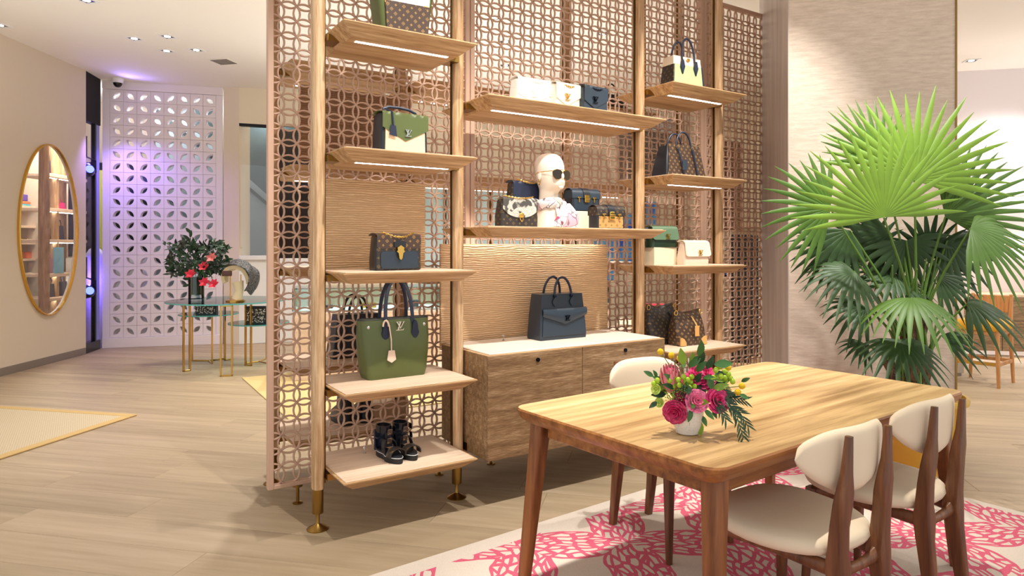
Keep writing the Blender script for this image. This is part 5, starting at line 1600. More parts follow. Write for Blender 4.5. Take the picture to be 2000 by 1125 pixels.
FR = [
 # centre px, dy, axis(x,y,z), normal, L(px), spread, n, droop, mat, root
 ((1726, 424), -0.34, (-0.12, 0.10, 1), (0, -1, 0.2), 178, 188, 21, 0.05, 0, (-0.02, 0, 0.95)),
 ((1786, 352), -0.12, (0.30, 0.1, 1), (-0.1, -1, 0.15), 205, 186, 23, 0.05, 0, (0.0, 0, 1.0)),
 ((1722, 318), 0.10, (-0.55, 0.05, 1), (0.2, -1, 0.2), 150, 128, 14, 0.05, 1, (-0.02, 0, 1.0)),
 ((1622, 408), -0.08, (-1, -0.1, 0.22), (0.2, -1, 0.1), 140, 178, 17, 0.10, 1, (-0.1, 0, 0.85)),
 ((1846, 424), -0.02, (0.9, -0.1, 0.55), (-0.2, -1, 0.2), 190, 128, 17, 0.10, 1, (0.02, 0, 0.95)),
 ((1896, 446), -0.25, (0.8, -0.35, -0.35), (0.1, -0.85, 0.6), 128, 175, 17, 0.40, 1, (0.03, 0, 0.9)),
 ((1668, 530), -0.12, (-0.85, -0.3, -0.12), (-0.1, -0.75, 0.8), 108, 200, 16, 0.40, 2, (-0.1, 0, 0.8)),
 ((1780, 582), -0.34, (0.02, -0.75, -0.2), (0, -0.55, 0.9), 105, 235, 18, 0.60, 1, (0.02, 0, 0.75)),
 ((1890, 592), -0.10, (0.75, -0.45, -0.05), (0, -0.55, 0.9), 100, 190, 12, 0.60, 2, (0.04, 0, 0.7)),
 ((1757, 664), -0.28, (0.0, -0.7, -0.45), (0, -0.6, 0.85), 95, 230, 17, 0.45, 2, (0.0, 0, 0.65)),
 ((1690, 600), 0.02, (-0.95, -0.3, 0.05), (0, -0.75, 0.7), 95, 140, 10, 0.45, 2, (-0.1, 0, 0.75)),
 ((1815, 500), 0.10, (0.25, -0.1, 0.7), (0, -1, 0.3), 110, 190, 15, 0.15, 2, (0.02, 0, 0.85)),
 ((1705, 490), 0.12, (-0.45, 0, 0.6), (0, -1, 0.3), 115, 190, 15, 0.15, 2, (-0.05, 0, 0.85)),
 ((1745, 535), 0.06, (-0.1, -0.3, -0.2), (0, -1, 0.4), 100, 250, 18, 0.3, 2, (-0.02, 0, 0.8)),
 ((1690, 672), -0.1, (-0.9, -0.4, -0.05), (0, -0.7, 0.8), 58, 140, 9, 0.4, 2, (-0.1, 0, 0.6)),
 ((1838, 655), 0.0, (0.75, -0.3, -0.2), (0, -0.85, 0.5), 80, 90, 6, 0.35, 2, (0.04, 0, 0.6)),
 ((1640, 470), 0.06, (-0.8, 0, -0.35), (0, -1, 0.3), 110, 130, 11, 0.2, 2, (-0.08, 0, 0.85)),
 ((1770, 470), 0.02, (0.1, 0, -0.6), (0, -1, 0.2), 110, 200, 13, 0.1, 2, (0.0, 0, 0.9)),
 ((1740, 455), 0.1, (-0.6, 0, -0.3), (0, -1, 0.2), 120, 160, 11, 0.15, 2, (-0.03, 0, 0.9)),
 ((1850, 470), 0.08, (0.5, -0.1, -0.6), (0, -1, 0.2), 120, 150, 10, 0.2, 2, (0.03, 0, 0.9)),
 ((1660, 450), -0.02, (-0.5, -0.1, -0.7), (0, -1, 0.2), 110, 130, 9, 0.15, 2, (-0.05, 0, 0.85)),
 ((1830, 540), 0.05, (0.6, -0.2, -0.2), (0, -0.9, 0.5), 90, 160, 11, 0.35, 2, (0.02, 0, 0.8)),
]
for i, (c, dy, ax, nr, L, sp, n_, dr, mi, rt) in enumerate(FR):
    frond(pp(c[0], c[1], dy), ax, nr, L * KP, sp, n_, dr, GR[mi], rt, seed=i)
# upright stalks
rs = random.Random(5)
for k in range(16):
    x = rs.uniform(-0.14, 0.08); z1 = rs.uniform(0.95, 1.35)
    g = G(); g.tube([(x * 0.6, rs.uniform(-0.06, 0.06), 0.5), (x, rs.uniform(-0.08, 0.08), (0.5 + z1) / 2), (x * 1.6, rs.uniform(-0.1, 0.1), z1)], [0.009, 0.007, 0.005], 6); g.build('stalk', STEM, palm)
# ================================================================ left side of the room
# partition between the mirror image space and the display window
dirp = (RGT * -0.6357 + FWD).normalized()
g = G(); g.box(0.02, 4.6, 0.0, 0.02, 0, ZC); struct(g.build('wall_9', M['wall_far'], None, WB + dirp * 0.1, (0, 0, math.atan2(dirp.y, dirp.x))))
# blue backdrop and white figure of the display window
g = G(); g.box(-0.6, 1.6, 1.5, 1.55, 0, ZC); struct(g.build('wall_10', plain('dim_grey_wall', (120, 124, 136), 0.6), None, WB, (0, 0, math.atan2(0.422, 0.173))))
wf = thing('plinth_figure', 'white draped display figure behind the display window glass', 'figure', (0.17, 10.75, 0.0))
g = G(); g.lathe([(0.11, 0), (0.11, 1.0), (0.1, 1.12), (0.12, 1.16), (0.12, 1.24), (0.07, 1.33), (0.02, 1.36)], 20); g.build('figure', M['white_wall'], wf)

# ---- mirror image: shelving with goods
ms = thing('shelving_unit', 'oak posts and shelves seen inside the oval mirror', 'shelving', WA, WR)
def mpt(px_off, y): return MX + px_off + 1.45 * y
x = mpt(-0.06, 0.28); g = G(); g.tube([(x, 0.28, 0.0), (x, 0.28, 0.9), (x, 0.28, 1.8), (x, 0.28, 3.3)], [0.05, 0.06, 0.06, 0.05], 16); g.build('post', wood('dark_oak_post', (120, 84, 54), (160, 120, 84), (196, 160, 124), 'z', 1, 0.5, 70), ms)
for off, y in ((0.20, 1.0), (0.40, 1.25)):
    x = mpt(off, y); g = G(); g.cyl((x, y, 0), 0.055, 3.3, 14); g.build('post', M['oak_z'], ms)
zs = (0.62, 0.95, 1.42, 1.85, 2.32)
for k, z in enumerate(zs):
    g = G(); x = mpt(0.16, 1.05); g.box(x - 0.38, x + 0.75, 0.85, 1.3, z, z + 0.045, 0.004); s = g.build('shelf', M['oak_tray'], ms)
    g = G(); g.box(x - 0.3, x + 0.6, 0.95, 0.97, z - 0.006, z); g.build('led_strip', M['led'], s)
for k, z in enumerate((0.9, 1.15, 1.4, 1.65, 1.95)):
    g = G(); x = mpt(-0.32, 2.0); g.box(x - 0.7, x + 0.55, 1.9, 2.28, z, z + 0.035, 0.003); g.build('shelf', M['oak_tray'], ms)
rm_ = random.Random(9)
cols = [L_['navy'], L_['black'], plain('pink_leather', (226, 158, 170), 0.5), plain('fuchsia', (214, 40, 130), 0.5), plain('orange_book', (222, 110, 60), 0.6), plain('teal_book', (70, 160, 176), 0.6), plain('purple_cloth', (84, 60, 150), 0.7), L_['cream'], M['gold'], plain('sky_card', (120, 176, 206), 0.6)]
def mini_bag(x, y, z, w, h, mat, lab, cat='handbag', hd=True):
    t = thing('handbag', lab, cat, WA + Matrix.Rotation(WR, 4, 'Z') @ Vector((x, y, 0)) + Vector((0, 0, z)), WR, 'goods seen in the oval mirror')
    body_loft([(w, w * 0.5, 0.01, 0), (w * 0.85, w * 0.35, 0.01, h)]).build('body', mat, t)
    if hd:
        g = G(); g.tube(arch(-w * 0.22, w * 0.22, 0, h * 0.95, h * 0.45, 12), 0.006, 6); g.build('handle', mat, t)
for (off, y, z, w, h, c, lab) in ((0.08, 1.05, 2.367, 0.14, 0.2, 0, 'navy bag on the top shelf inside the oval mirror'), (0.33, 1.05, 1.897, 0.16, 0.1, 3, 'fuchsia bag on the second shelf inside the oval mirror'), (0.08, 1.05, 1.467, 0.13, 0.16, 1, 'black bag on the third shelf inside the oval mirror'), (0.32, 1.05, 1.467, 0.13, 0.2, 0, 'dark navy bag right on the third shelf inside the oval mirror'), (0.10, 1.0, 0.997, 0.14, 0.2, 2, 'pale pink bag on the fourth shelf inside the oval mirror'), (0.12, 1.0, 0.667, 0.15, 0.18, 1, 'black boot shaped bag on the lowest shelf inside the oval mirror'), (0.38, 1.0, 0.667, 0.14, 0.2, 0, 'dark bag at the right end of the lowest shelf inside the oval mirror'), (-0.05, 1.0, 1.897, 0.1, 0.1, 1, 'small black bag behind the post inside the oval mirror')):
    mini_bag(mpt(off, y), y, z, w, h, cols[c], lab)
for (off, z, w, h, c, lab) in ((-0.42, 1.988, 0.2, 0.03, 5, 'teal book lying on the wall shelf inside the oval mirror'), (-0.42, 2.02, 0.2, 0.04, 4, 'orange book lying on the teal book inside the oval mirror'), (-0.46, 2.062, 0.16, 0.1, 6, 'purple folded cloth on the books inside the oval mirror'), (-0.20, 1.988, 0.16, 0.06, 4, 'orange box beside the books inside the oval mirror'), (-0.35, 1.19, 0.14, 0.1, 4, 'orange and red box on a low wall shelf inside the oval mirror'), (-0.18, 1.19, 0.08, 0.13, 0, 'navy box on a low wall shelf inside the oval mirror'), (-0.40, 0.94, 0.3, 0.03, 7, 'flat cream box on the lowest wall shelf inside the oval mirror'), (-0.42, 1.437, 0.11, 0.06, 8, 'left gold trinket on the wall shelf inside the oval mirror'), (-0.27, 1.437, 0.11, 0.06, 8, 'middle gold trinket on the wall shelf inside the oval mirror'), (-0.14, 1.437, 0.09, 0.06, 8, 'right gold trinket on the wall shelf inside the oval mirror'), (-0.22, 1.688, 0.1, 0.08, 8, 'spiky gold ornament on the wall shelf inside the oval mirror')):
    x = mpt(off, 2.0)
    p = WA + Matrix.Rotation(WR, 4, 'Z') @ Vector((x, 2.05, 0)) + Vector((0, 0, z))
    g = G(); g.box(-w / 2, w / 2, -0.09, 0.09, 0, h, 0.006)
    if c == 8:
        g = G(); g.lathe([(w * 0.3, 0), (w * 0.45, h * 0.4), (w * 0.35, h * 0.9), (w * 0.1, h)], 12)
    tag(g.build('boxed_goods' if c != 8 else 'gold_trinket', cols[c], None, p, (0, 0, WR)), lab, 'box' if c != 8 else 'ornament', 'goods seen in the oval mirror')
x = mpt(0.36, 0.8); p = WA + Matrix.Rotation(WR, 4, 'Z') @ Vector((x, 0.86, 0)) + Vector((0, 0, 0.997))
g = G(); g.box(-0.1, 0.1, -0.01, 0.01, 0, 0.36, 0.002); tag(g.build('sky_blue_card', cols[9], None, p, (0, 0, WR)), 'sky blue upright card inside the oval mirror', 'card')
wp = WA + Matrix.Rotation(WR, 4, 'Z') @ Vector((MX + 1.2, 0.6, 3.1))
point(wp, 70, NEUT, 0.2)  # added unseen lamps that brighten the modelled reflection
wp = WA + Matrix.Rotation(WR, 4, 'Z') @ Vector((MX + 2.2, 1.2, 3.2))
point(wp, 90, NEUT, 0.2)

# ---- rugs
def woven(name, c1, c2, sc):
    q = N(name)
    vec = q.coord((1, 1, 1))
    br = q.n('ShaderNodeTexBrick'); br.inputs['Scale'].default_value = sc; br.inputs['Mortar Size'].default_value = 0.03
    br.inputs['Color1'].default_value = srgb(*c1); br.inputs['Color2'].default_value = srgb(*c1); br.inputs['Mortar'].default_value = srgb(*c2)
    q.l(vec, br.inputs['Vector'])
    q.bump(q.noise(vec, 300, 2), 0.5, 0.003)
    return q.done(br.outputs['Color'], 0.9)
STRAW = plain('straw_border', (196, 164, 108), 0.9, 0, 0.5, 300)
c0 = Vector((0.386, 6.172, 0))
t = thing('woven_rug', 'pale woven rug with straw border on the open floor at left', 'rug', c0, R(135))
g = G(); g.box(0.07, 1.9, 0.07, 2.6, 0.0005, 0.01); g.build('field', woven('woven_field', (206, 190, 162), (150, 130, 98), 26), t)
for a in ((0, 1.95, 0, 0.069), (0, 0.069, 0.071, 2.67)):
    g = G(); g.box(a[0], a[1], a[2], a[3], 0.0005, 0.013, 0.004); g.build('border', STRAW, t)
g = G(); g.box(0, 1.9, 0, 2.1, 0.0005, 0.01, 0.003)
tag(g.build('straw_rug', plain('straw_rug', (196, 172, 118), 0.9, 0, 0.5, 250), None, (1.37, 5.25, 0), (0, 0, R(-1))), 'straw coloured rug behind the shelving, its corner by the glass table', 'rug')

# ---- glass nesting tables
GLS = N('clear_glass')
tr = GLS.n('ShaderNodeBsdfTransparent'); tr.inputs[0].default_value = (0.86, 0.94, 0.93, 1)
gl = GLS.n('ShaderNodeBsdfGlossy'); gl.inputs['Roughness'].default_value = 0.03
fr_ = GLS.n('ShaderNodeFresnel'); fr_.inputs[0].default_value = 1.5
mx = GLS.n('ShaderNodeMixShader'); GLS.l(fr_.outputs[0], mx.inputs[0]); GLS.l(tr.outputs[0], mx.inputs[1]); GLS.l(gl.outputs[0], mx.inputs[2])
GLS.l(mx.outputs[0], GLS.t.nodes['Material Output'].inputs[0]); GLS = GLS.m
GEDGE = plain('green_glass_edge', (92, 178, 176), 0.15)
BRS = plain('bright_brass', (206, 172, 98), 0.22, 1.0)
def glass_top(t, R_, z, th=0.014, c=(0, 0)):
    g = G(); g.cyl((c[0], c[1], z - th), R_, th, 56); g.build('glass_top', GLS, t)
    g = G(); n = 56
    g.loft([[(c[0] + rr_ * math.cos(2 * PI * k / n), c[1] + rr_ * math.sin(2 * PI * k / n), zz) for rr_, zz in ((R_ + 0.0005, z - th), (R_ + 0.003, z - th), (R_ + 0.003, z), (R_ + 0.0005, z))] for k in list(range(n)) + [0]], cap=False)
    g.build('glass_edge', GEDGE, t)
def uframe(t, x, y, a, w, z):
    m = Matrix.Translation((x, y, 0)) @ Matrix.Rotation(a, 4, 'Z')
    g = G()
    g.box(-w / 2, -w / 2 + 0.016, -0.012, 0.012, 0, z, 0.001, m); g.box(w / 2 - 0.016, w / 2, -0.012, 0.012, 0, z, 0.001, m)
    g.box(-w / 2, w / 2, -0.012, 0.012, 0, 0.016, 0.001, m); g.box(-w / 2, w / 2, -0.012, 0.012, z - 0.016, z, 0.001, m)
    g.build('leg_frame', BRS, t)
t = thing('glass_table', 'large round glass table on brass frame legs holding the dark bouquet', 'table', (1.40, 8.13, 0))
glass_top(t, 0.63, 0.762)
uframe(t, -0.42, -0.03, R(20), 0.085, 0.748); uframe(t, -0.107, -0.62 + 0.05, R(-18), 0.125, 0.748); uframe(t, 0.22, -0.03, R(-50), 0.09, 0.748); uframe(t, 0.1, 0.5, R(10), 0.1, 0.748)
def ybase(t, z, pts):
    for p in pts:
        g = G(); g.box(p[0] - 0.009, p[0] + 0.009, p[1] - 0.009, p[1] + 0.009, 0, z - 0.014, 0.001); g.build('leg', BRS, t)
    c = Vector((0, 0, 0.008))
    for p in pts:
        g = G(); g.tube([c, (p[0], p[1], 0.008)], 0.009, 6); g.build('base_bar', BRS, t)
t = thing('glass_table', 'small low glass table with patterned bag under the large glass table', 'table', (1.29, 8.68, 0))
glass_top(t, 0.33, 0.572); ybase(t, 0.572, ((-0.165, 0.12), (0.0, -0.23), (0.18, 0.04)))
t = thing('glass_table', 'lowest glass table with patterned bag nearest the shelving', 'table', (1.78, 8.30, 0))
glass_top(t, 0.34, 0.472); ybase(t, 0.472, ((-0.16, -0.06), (0.06, -0.2), (0.12, 0.16)))
SPK = N('speckle_canvas'); vec = SPK.coord(); vo = SPK.n('ShaderNodeTexVoronoi'); vo.inputs['Scale'].default_value = 60; SPK.l(vec, vo.inputs['Vector'])
SPK = SPK.done(SPK.ramp(vo.outputs['Distance'], [(0.36, srgb(225, 222, 214)), (0.46, srgb(30, 30, 32))]), 0.5)
for loc, w, h, lab in (((1.25, 8.55, 0.572), 0.24, 0.15, 'black and white speckled flap bag on the small glass table'), ((1.73, 8.17, 0.472), 0.24, 0.2, 'black and white speckled flap bag on the lowest glass table')):
    t = thing('handbag', lab, 'handbag', loc, CAMZ)
    body_loft([(w, 0.09, 0.02, 0), (w, 0.09, 0.02, h * 0.8), (w * 0.94, 0.06, 0.02, h)]).build('body', L_['black'], t)
    g = G(); g.prism([(-w * 0.47, h * 0.86), (-w * 0.47, h * 0.25), (-w * 0.36, h * 0.08), (w * 0.36, h * 0.08), (w * 0.47, h * 0.25), (w * 0.47, h * 0.86)], -0.054, -0.046, 'y'); g.build('front_flap', SPK, t)
    g = G(); g.box(-w * 0.49, w * 0.49, -0.052, 0.04, h * 0.86, h * 1.0, 0.01); g.build('top_flap', L_['black'], t)
# ---- dark bouquet in a glass cylinder
bp = Vector((1.128, 8.49, 0.762))
t = thing('glass_vase', 'clear glass cylinder vase with water on the glass table', 'vase', bp)
g = G(); g.lathe([(0.0, 0.0), (0.085, 0.0), (0.085, 0.27), (0.08, 0.27), (0.08, 0.03), (0.0, 0.03)], 32, cap=False); g.build('glass', GLS, t)
g = G(); g.cyl((0, 0, 0.05), 0.077, 0.2, 24); g.build('stems_in_water', plain('dark_stems', (40, 58, 40), 0.2), t)
t = thing('bouquet', 'dark leafy bouquet with red tulips in the glass vase', 'bouquet', bp, CAMZ)
rd = random.Random(31)
K2 = 1 / 169.0
def at2(px, py_, dy=0.0):
    D = bp.dot(FWD) + dy
    return Vector(((px - 1000) / 1312 * D - bp.dot(RGT), dy, 1.35 - (py_ - 484) / 1312 * D - bp.z))
for b in range(64):
    a = rd.uniform(0, 2 * PI); rr_ = 0.3 * math.sqrt(rd.random())
    c = Vector((0.03 + rr_ * math.cos(a) * 1.05, rr_ * math.sin(a) * 0.7, 0.40 + rd.uniform(-0.12, 0.22)))
    g = G()
    for k in range(9):
        leaf_g(g, c + Vector((rd.gauss(0, 0.03), rd.gauss(0, 0.03), rd.gauss(0, 0.03))), (c.x * 2 + rd.gauss(0, 0.5), rd.gauss(-0.2, 0.6), rd.gauss(0.3, 0.6)), rd.uniform(0.05, 0.09), rd.uniform(0.012, 0.022), (rd.gauss(0, 0.4), -1, 0.5))
    g.build('leaf_sprig', (LF['leaf_d'] if b % 3 else plain('near_black_leaf', (30, 42, 30), 0.5)), t, sharp=80, kind='stuff')
for pts in (((370, 560), (360, 500), (318, 470)), ((378, 555), (372, 490), (372, 452)), ((380, 555), (345, 525), (330, 528)), ((390, 550), (430, 515), (448, 505))):
    P3 = [at2(x, y, -0.03) for x, y in pts]
    g = G(); g.tube(P3, 0.004, 5)
    for i in range(16):
        s = (i + 0.5) / 16 * 2; k = min(int(s), 1); p = P3[k].lerp(P3[k + 1], s - k)
        leaf_g(g, p, (rd.gauss(0, 1), rd.gauss(-0.3, 0.5), rd.gauss(0.4, 0.7)), 0.075, 0.022, (0, -1, 0.3))
    g.build('long_branch', LF['leaf_d'], t, sharp=80)
RED = plain('red_tulip', (226, 40, 72), 0.5)
for (x, y) in ((399, 522), (400, 553), (418, 556), (373, 537), (414, 505)):
    c = at2(x, y, -0.2)
    g = G()
    for i in range(6):
        a = 2 * PI * i / 6
        leaf_g(g, c, (math.cos(a) * 0.7, math.sin(a) * 0.4 - 0.4, 0.7 * math.sin(a) + 0.4), 0.07, 0.024, (0, -1, 0.2), 0.2)
    f = g.build('tulip', RED if x != 414 else plain('coral_bloom', (222, 120, 120), 0.5), t, sharp=80)
    g = G(); g.tube([c, (c.x * 0.6, -0.1, 0.38), (0.0, 0.0, 0.22)], 0.004, 5); g.build('stem', LF['leaf'], f)
# ---- hat stand
hp = Vector((1.44, 7.87, 0.762))
K3 = 1 / 177.0
t = thing('hat_stand', 'cream hat form with black cap on a small gold stand', 'display stand', hp, CAMZ)
t.scale = (0.84, 0.84, 0.98)
g = G(); g.lathe([(0.12, 0), (0.12, 0.012), (0.1, 0.018), (0.0, 0.018)], 32, cap=False); g.build('base', M['gold'], t)
for x in (-0.07, 0.07):
    g = G(); g.tube([(x, 0, 0.015), (x, 0, 0.3)], 0.007, 8); g.build('rod', M['gold'], t)
CRM = plain('cream_felt', (226, 208, 172), 0.7)
def arc(u, v):
    a = R(200 - 215 * u)
    w = 0.1 * math.sin(PI * min(max(u, 0.04), 0.98)) ** 0.35
    r_ = 0.16
    return (r_ * math.cos(a) + 0.02, (v - 0.5) * 2 * w, 0.255 + 0.13 * math.sin(a) - 0.10 * max(0, u - 0.7))
G().shell(arc, 28, 6, 0.045).build('felt_form', CRM, t, sharp=80)
g = G(); g.tube([(0.02, 0, 0.02), (0.05, 0, 0.12), (0.03, 0, 0.22)], [0.07, 0.055, 0.075], 14, flat=(1.0, 0.8)); g.build('neck', CRM, t, sharp=80)
def cap_(u, v):
    a = R(120 - 165 * u)
    return (0.205 * math.cos(a) + 0.03 + 0.03 * v * u, (v - 0.5) * 0.3, 0.285 + 0.155 * math.sin(a) - 0.22 * max(0, u - 0.65) - 0.03 * math.sin(7 * v + 4 * u))
BLK = N('black_lace'); vec = BLK.coord(); BLK = BLK.done(BLK.ramp(BLK.noise(vec, 70, 2), [(0.45, srgb(26, 26, 30)), (0.62, srgb(112, 110, 108))]), 0.6)
G().shell(cap_, 26, 8, 0.012).build('cap', BLK, t, sharp=80)
g = G(); g.box(-0.13, -0.0, -0.13, -0.10, 0.285, 0.345, 0.01); g.build('bow', plain('brown_bow', (84, 48, 44), 0.4), t)
# ================================================================ behind the lattice
struct(wallbox('wall_right', (9.35, 8.32), (8.05, 4.72), 0, ZC, 0.1, M['wall_far']))
M['cyan'] = plain('pale_cyan_glass', (196, 220, 224), 0.25)
w2 = struct(back(2.2, 5.2, 0.85, 2.35, M['cyan'], 'window_2', -0.02, -0.005))
for k in range(5):
    back(2.2 + 0.74 * k, 2.24 + 0.74 * k, 0.85, 2.35, M['brass_dark'], 'mullion', -0.04, -0.02, 0, w2)
BLU = N('blue_print'); vec = BLU.coord(); BLU = BLU.done(BLU.ramp(BLU.noise(vec, 5, 3), [(0.35, srgb(40, 90, 220)), (0.6, srgb(120, 190, 235))]), 0.4)
for k in range(3):
    o = back(5.55 + 0.42 * k, 5.9 + 0.42 * k, 0.8 + 0.25 * k, 1.75 + 0.2 * k, BLU, 'blue_poster', -0.03, -0.002)
    tag(o, ('left', 'middle', 'right')[k] + ' blue printed panel on the far wall behind the lattice', 'poster', 'blue posters')
tv = back(1.35, 2.1, 2.28, 2.75, M['black'], 'wall_screen', -0.06, -0.002, 0.004)
tag(tv, 'black flat screen high on the far wall behind the upper left rings', 'screen')
# wall shelves with coloured goods on the right rear wall
ws = thing('wall_shelves', 'pale wall shelves stocked with shoes behind the right lattice', 'shelving', (9.35, 8.32, 0), math.atan2(4.72 - 8.32, 8.05 - 9.35))
for z in (0.45, 0.85, 1.25, 1.65):
    g = G(); g.box(0.4, 3.7, -0.38, 0, z, z + 0.035, 0.003); g.build('shelf', M['oak_tray'], ws)
rz_ = math.atan2(4.72 - 8.32, 8.05 - 9.35)
cl = [plain('shoe_yellow', (230, 190, 40), 0.5), plain('shoe_red', (196, 30, 50), 0.5), L_['white'], L_['black'], plain('shoe_tan', (190, 140, 90), 0.5), plain('shoe_blue', (60, 110, 200), 0.5)]
cn = ('yellow', 'red', 'white', 'black', 'tan', 'blue')
idx = 0
for zi, z in enumerate((0.485, 0.885, 1.285)):
    for k in range(7):
        idx += 1
        c = (k * 2 + zi * 3) % 6
        p = Vector((9.35, 8.32, 0)) + Matrix.Rotation(rz_, 4, 'Z') @ Vector((0.7 + 0.44 * k, -0.2, z))
        t = thing('shoe', cn[c] + ' shoe behind the right lattice, ' + ('first', 'second', 'third', 'fourth', 'fifth', 'sixth', 'seventh')[k] + ' on the ' + ('lowest', 'middle', 'top stocked')[zi] + ' wall shelf', 'shoe', p, rz_ + R(70), 'shoes on the rear wall shelves')
        body_loft([(0.08, 0.26, 0.035, 0), (0.08, 0.26, 0.035, 0.03)]).build('sole', M['sole'], t)
        body_loft([(0.078, 0.25, 0.035, 0.03), (0.075, 0.2, 0.03, 0.07, 0, 0.02), (0.07, 0.11, 0.03, 0.12, 0, 0.06)]).build('upper', cl[c], t)
# glass counter and low tables in the middle of the shop
def counter(c, w, d, rz, lab, glass=True):
    t = thing('display_counter', lab, 'counter', c, rz)
    g = G(); g.box(-w / 2, w / 2, -d / 2, d / 2, 0, 0.68, 0.004); g.build('base', M['oak_tray'], t)
    g = G(); g.box(-w / 2 + 0.01, w / 2 - 0.01, -d / 2 + 0.01, d / 2 - 0.01, 0.68, 0.70); g.build('tray', M['white_wall'], t)
    for (a, b, e, f) in ((-w / 2, w / 2, -d / 2, -d / 2 + 0.008), (-w / 2, w / 2, d / 2 - 0.008, d / 2), (-w / 2, -w / 2 + 0.008, -d / 2, d / 2), (w / 2 - 0.008, w / 2, -d / 2, d / 2)):
        g = G(); g.box(a, b, e, f, 0.70, 0.92); g.build('glass_side', GLS, t)
    g = G(); g.box(-w / 2, w / 2, -d / 2, d / 2, 0.92, 0.93); g.build('glass_top', GLS, t)
    for k in range(3):
        g = G(); g.box(-w * 0.35 + k * w * 0.3, -w * 0.35 + k * w * 0.3 + 0.16, -0.05, 0.07, 0.70, 0.73 + 0.02 * k, 0.004); g.build('tray_item', (L_['black'], M['gold'], L_['slate'])[k], t)
counter((2.6, 6.9, 0.011), 1.5, 0.6, R(-20), 'glass topped display counter seen through the left lattice')
counter((4.6, 6.6, 0), 1.6, 0.6, R(-20), 'glass topped display counter seen through the middle lattice')
for k, (x, y, h, lab) in enumerate(((3.3, 5.4, 0.42, 'low white plinth table behind the left lattice'), (5.6, 5.6, 0.5, 'low white plinth table behind the right lattice'))):
    t = thing('plinth_table', lab, 'table', (x, y, 0), R(-45))
    g = G(); g.box(-0.45, 0.45, -0.35, 0.35, h - 0.05, h, 0.004); g.build('top', M['oak_tray'], t)
    g = G(); g.box(-0.4, 0.4, -0.3, 0.3, 0, h - 0.05); g.build('base', M['white_wall'], t)
    g = G(); g.box(-0.2, 0.1, -0.12, 0.12, h, h + 0.2, 0.01)
    tag(g.build('display_box', (L_['black'], plain('red_box', (190, 30, 60), 0.5))[k], None, (x, y, 0), (0, 0, R(-30))), ('black', 'red')[k] + ' box on the low plinth table behind the lattice', 'box')
# tall dark garment-like panels by the narrow lattice
for k, (x, y) in enumerate(((6.3, 5.0), (6.75, 5.25))):
    t = thing('dark_display_panel', ('left', 'right')[k] + ' tall black display panel behind the narrow lattice', 'panel', (x, y, 0), R(-45))
    g = G(); g.box(-0.11, 0.11, -0.02, 0.02, 0.05, 1.5, 0.004); g.build('panel', M['black'], t)
    g = G(); g.box(-0.2, 0.2, -0.12, 0.12, 0, 0.05, 0.004); g.build('base', M['oak'], t)

# ================================================================ right room
QO = Vector((9.31, 3.5, 0)); QR = R(-45)
def rroom(x0, x1, y0, y1, z0, z1, mat, name, parent=None, bev=0.0):
    g = G(); g.box(x0, x1, y0, y1, z0, z1, bev)
    return g.build(name, mat, parent, QO if parent is None else (0, 0, 0), (0, 0, QR) if parent is None else (0, 0, 0))
M['lilac_white'] = plain('soft_white_wall', (232, 224, 224), 0.6)
struct(rroom(-2.6, 4.5, 0.52, 0.62, 0, ZC, M['lilac_white'], 'wall_11'))
ct = thing('wall_counter', 'floating pale oak wall counter with drawers behind the bar stool', 'counter', QO, QR)
for k in range(5):
    x0 = -2.5 + 1.2 * k
    for (z0, z1) in ((0.12, 0.475), (0.485, 0.76)):
        rroom(x0 + 0.003, x0 + 1.197, 0.0, 0.03, z0, z1, M['oak_front'], 'drawer_front', ct, 0.002)
rroom(-2.5, 3.5, 0.031, 0.5, 0.12, 0.76, M['oak_tray'], 'body', ct)
rroom(-2.5, 3.5, -0.01, 0.52, 0.761, 0.795, M['oak_tray'], 'top', ct, 0.003)
rroom(-2.4, 3.4, 0.2, 0.23, 0.112, 0.12, M['led'], 'led_strip', ct)
for k, (z, lab) in enumerate(((1.34, 'lowest lit oak wall shelf above the counter'), (1.98, 'middle lit wall shelf above the counter'), (2.60, 'top lit wall shelf above the counter'))):
    t = thing('wall_shelf', lab, 'shelf', QO, QR)
    rroom(-2.5, 3.5, 0.2, 0.52, z, z + 0.05, M['oak_tray'] if k == 0 else M['lilac_white'], 'board', t, 0.003)
    rroom(-2.4, 3.4, 0.44, 0.46, z - 0.006, z, M['led'], 'led_strip', t)
    rroom(-2.4, 3.4, 0.475, 0.495, z + 0.05, z + 0.058, M['led'], 'led_strip', t)
def on_wall(x, y, z): return QO + Matrix.Rotation(QR, 4, 'Z') @ Vector((x, y, z))
MAP = N('map_print'); vec = MAP.coord(); nm = MAP.noise(vec, 14, 4, 0.7)
MAP = MAP.done(MAP.ramp(nm, [(0.36, srgb(140, 100, 60)), (0.45, srgb(226, 196, 120)), (0.55, srgb(236, 222, 180)), (0.66, srgb(150, 170, 170))]), 0.45)
t = thing('handbag', 'gold map printed shoulder bag on the top wall shelf above the palm', 'handbag', on_wall(-0.80, 0.32, 2.65), QR)
body_loft([(0.46, 0.12, 0.02, 0), (0.44, 0.12, 0.02, 0.2), (0.44, 0.07, 0.02, 0.36)]).build('body', MAP, t)
g = G(); g.tube(arch(-0.17, 0.17, 0, 0.34, 0.16), 0.009, 8); g.build('strap', L_['black'], t)
g = G(); g.box(-0.06, 0.06, -0.07, -0.058, 0.16, 0.23, 0.004); g.build('patch', L_['honey'], t)
t = thing('handbag', 'blue denim bag on the middle wall shelf behind the palm tips', 'handbag', on_wall(-0.42, 0.34, 2.03), QR)
body_loft([(0.30, 0.12, 0.03, 0), (0.3, 0.12, 0.03, 0.08), (0.22, 0.06, 0.03, 0.14)]).build('body', plain('denim', (70, 84, 120), 0.8), t)
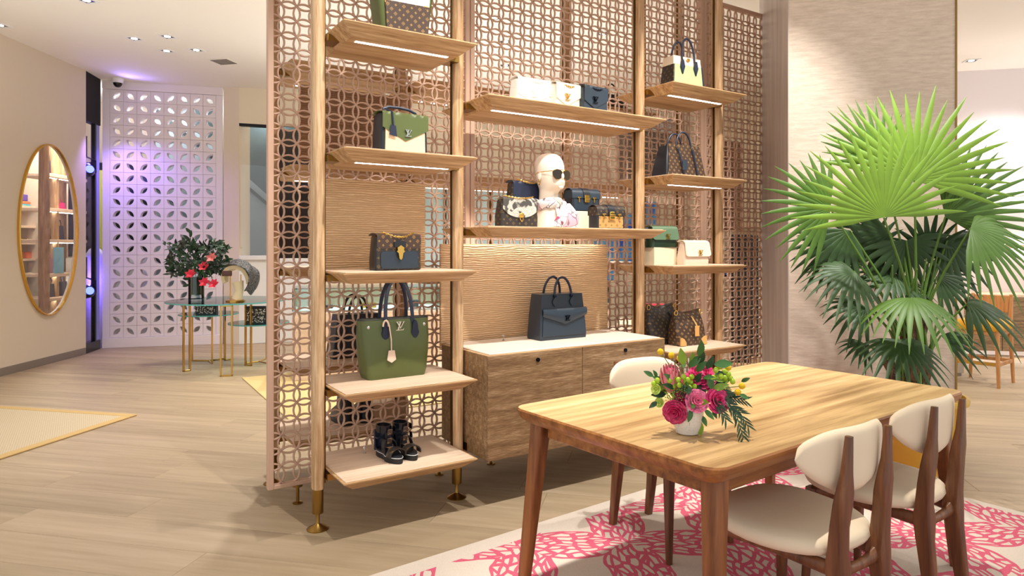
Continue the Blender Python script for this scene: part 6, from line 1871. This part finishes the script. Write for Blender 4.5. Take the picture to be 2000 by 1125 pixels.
g = G(); g.box(0.03, 0.1, -0.065, -0.058, 0.02, 0.1, 0.004); g.build('flap', L_['navy'], t)
t = thing('handbag', 'black flap bag with gold clasp on the lowest wall shelf', 'handbag', on_wall(-0.25, 0.34, 1.39), QR)
body_loft([(0.30, 0.1, 0.015, 0), (0.3, 0.1, 0.015, 0.15), (0.29, 0.06, 0.015, 0.18)]).build('body', L_['slate'], t)
g = G(); g.box(-0.148, 0.148, -0.056, -0.05, 0.06, 0.17, 0.004); g.build('flap', L_['black'], t)
g = G(); g.box(-0.045, 0.035, -0.062, -0.055, 0.075, 0.105, 0.004); g.build('clasp', M['gold'], t)
GW = N('woven_grey_leather'); vec = GW.coord((1, 1, 1), (0, R(45), 0)); ck = GW.n('ShaderNodeTexChecker'); ck.inputs['Scale'].default_value = 28; ck.inputs['Color1'].default_value = srgb(196, 190, 182); ck.inputs['Color2'].default_value = srgb(168, 162, 154); GW.l(vec, ck.inputs[0]); GW = GW.done(ck.outputs[0], 0.5)
t = thing('tote_bag', 'grey woven leather tote on the wall counter behind the stool', 'handbag', on_wall(-0.72, 0.2, 0.795), QR)
body_loft([(0.5, 0.18, 0.02, 0), (0.48, 0.17, 0.02, 0.15), (0.36, 0.08, 0.02, 0.42)]).build('body', GW, t)
for y in (-0.03, 0.03):
    g = G(); g.tube(arch(-0.08, 0.08, y, 0.4, 0.16), 0.009, 8); g.build('handle', GW, t)
t = thing('handbag', 'small tan bag on the lowest wall shelf half hidden by the column', 'handbag', on_wall(-1.05, 0.34, 1.39), QR)
body_loft([(0.24, 0.1, 0.02, 0), (0.22, 0.08, 0.02, 0.16)]).build('body', MONO_G, t)
g = G(); g.tube(arch(-0.05, 0.05, 0, 0.15, 0.08), 0.006, 8); g.build('handle', L_['honey'], t)
g = G(); g.box(-0.10, 0.10, -0.25, 0.25, 0.03, 1.12, 0.004)
t = thing('pedestal', 'pale stone pedestal at the column edge beside the bar stool', 'pedestal', (7.72, 3.62, 0), R(45))
g.build('body', plain('pale_stone', (206, 196, 184), 0.4, var=0.06), t)
g = G(); g.box(-0.085, 0.085, -0.23, 0.23, 0, 0.03); g.build('foot', M['base_grey'], t)
# bar stool
st = thing('bar_stool', 'oak bar stool with mustard yellow leather seat by the wall counter', 'stool', (7.61, 3.10, 0), R(6))
SO = wood('stool_oak', (150, 98, 52), (182, 126, 74), (204, 152, 98), 'z', 1, 0.45, 60)
MUS = leather('mustard_leather', (214, 156, 32), 0.45)
for sx in (-1, 1):
    for sy in (-1, 1):
        top = 0.88 if sx > 0 else 0.54
        g = G(); g.loft([[tuple(p) for p in rrect(w, w, 0.006, z, sx * x, sy * y, 2)] for (z, x, y, w) in ((0, 0.225, 0.185, 0.026), (0.54, 0.2, 0.165, 0.038), (top + 0.001, 0.2 if sx < 0 else 0.235, 0.165, 0.03))]); g.build('leg', SO, st)
for sy in (-1, 1):
    g = G(); g.box(-0.2, 0.2, sy * 0.165 - 0.012, sy * 0.165 + 0.012, 0.5, 0.54, 0.003); g.build('seat_rail', SO, st)
    g = G(); g.box(-0.2, 0.2, sy * 0.178 - 0.01, sy * 0.178 + 0.01, 0.205, 0.24, 0.003); g.build('stretcher', SO, st)
for sx in (-1, 1):
    g = G(); g.box(sx * 0.2 - 0.012, sx * 0.2 + 0.012, -0.165, 0.165, 0.5, 0.54, 0.003); g.build('seat_rail', SO, st)
    g = G(); g.box(sx * 0.212 - 0.01, sx * 0.212 + 0.01, -0.17, 0.17, 0.205, 0.24, 0.003); g.build('stretcher', SO if sx > 0 else BRS, st)
g = G(); g.loft([[tuple(p) for p in rrect(w, d, 0.03, z, -0.01, 0, 5)] for (w, d, z) in ((0.43, 0.37, 0.541), (0.455, 0.395, 0.56), (0.455, 0.395, 0.61), (0.42, 0.36, 0.635), (0.3, 0.26, 0.642))]); g.build('seat', MUS, st)
g = G(); g.box(0.212, 0.236, -0.15, 0.15, 0.70, 0.87, 0.006); g.build('backrest', SO, st)
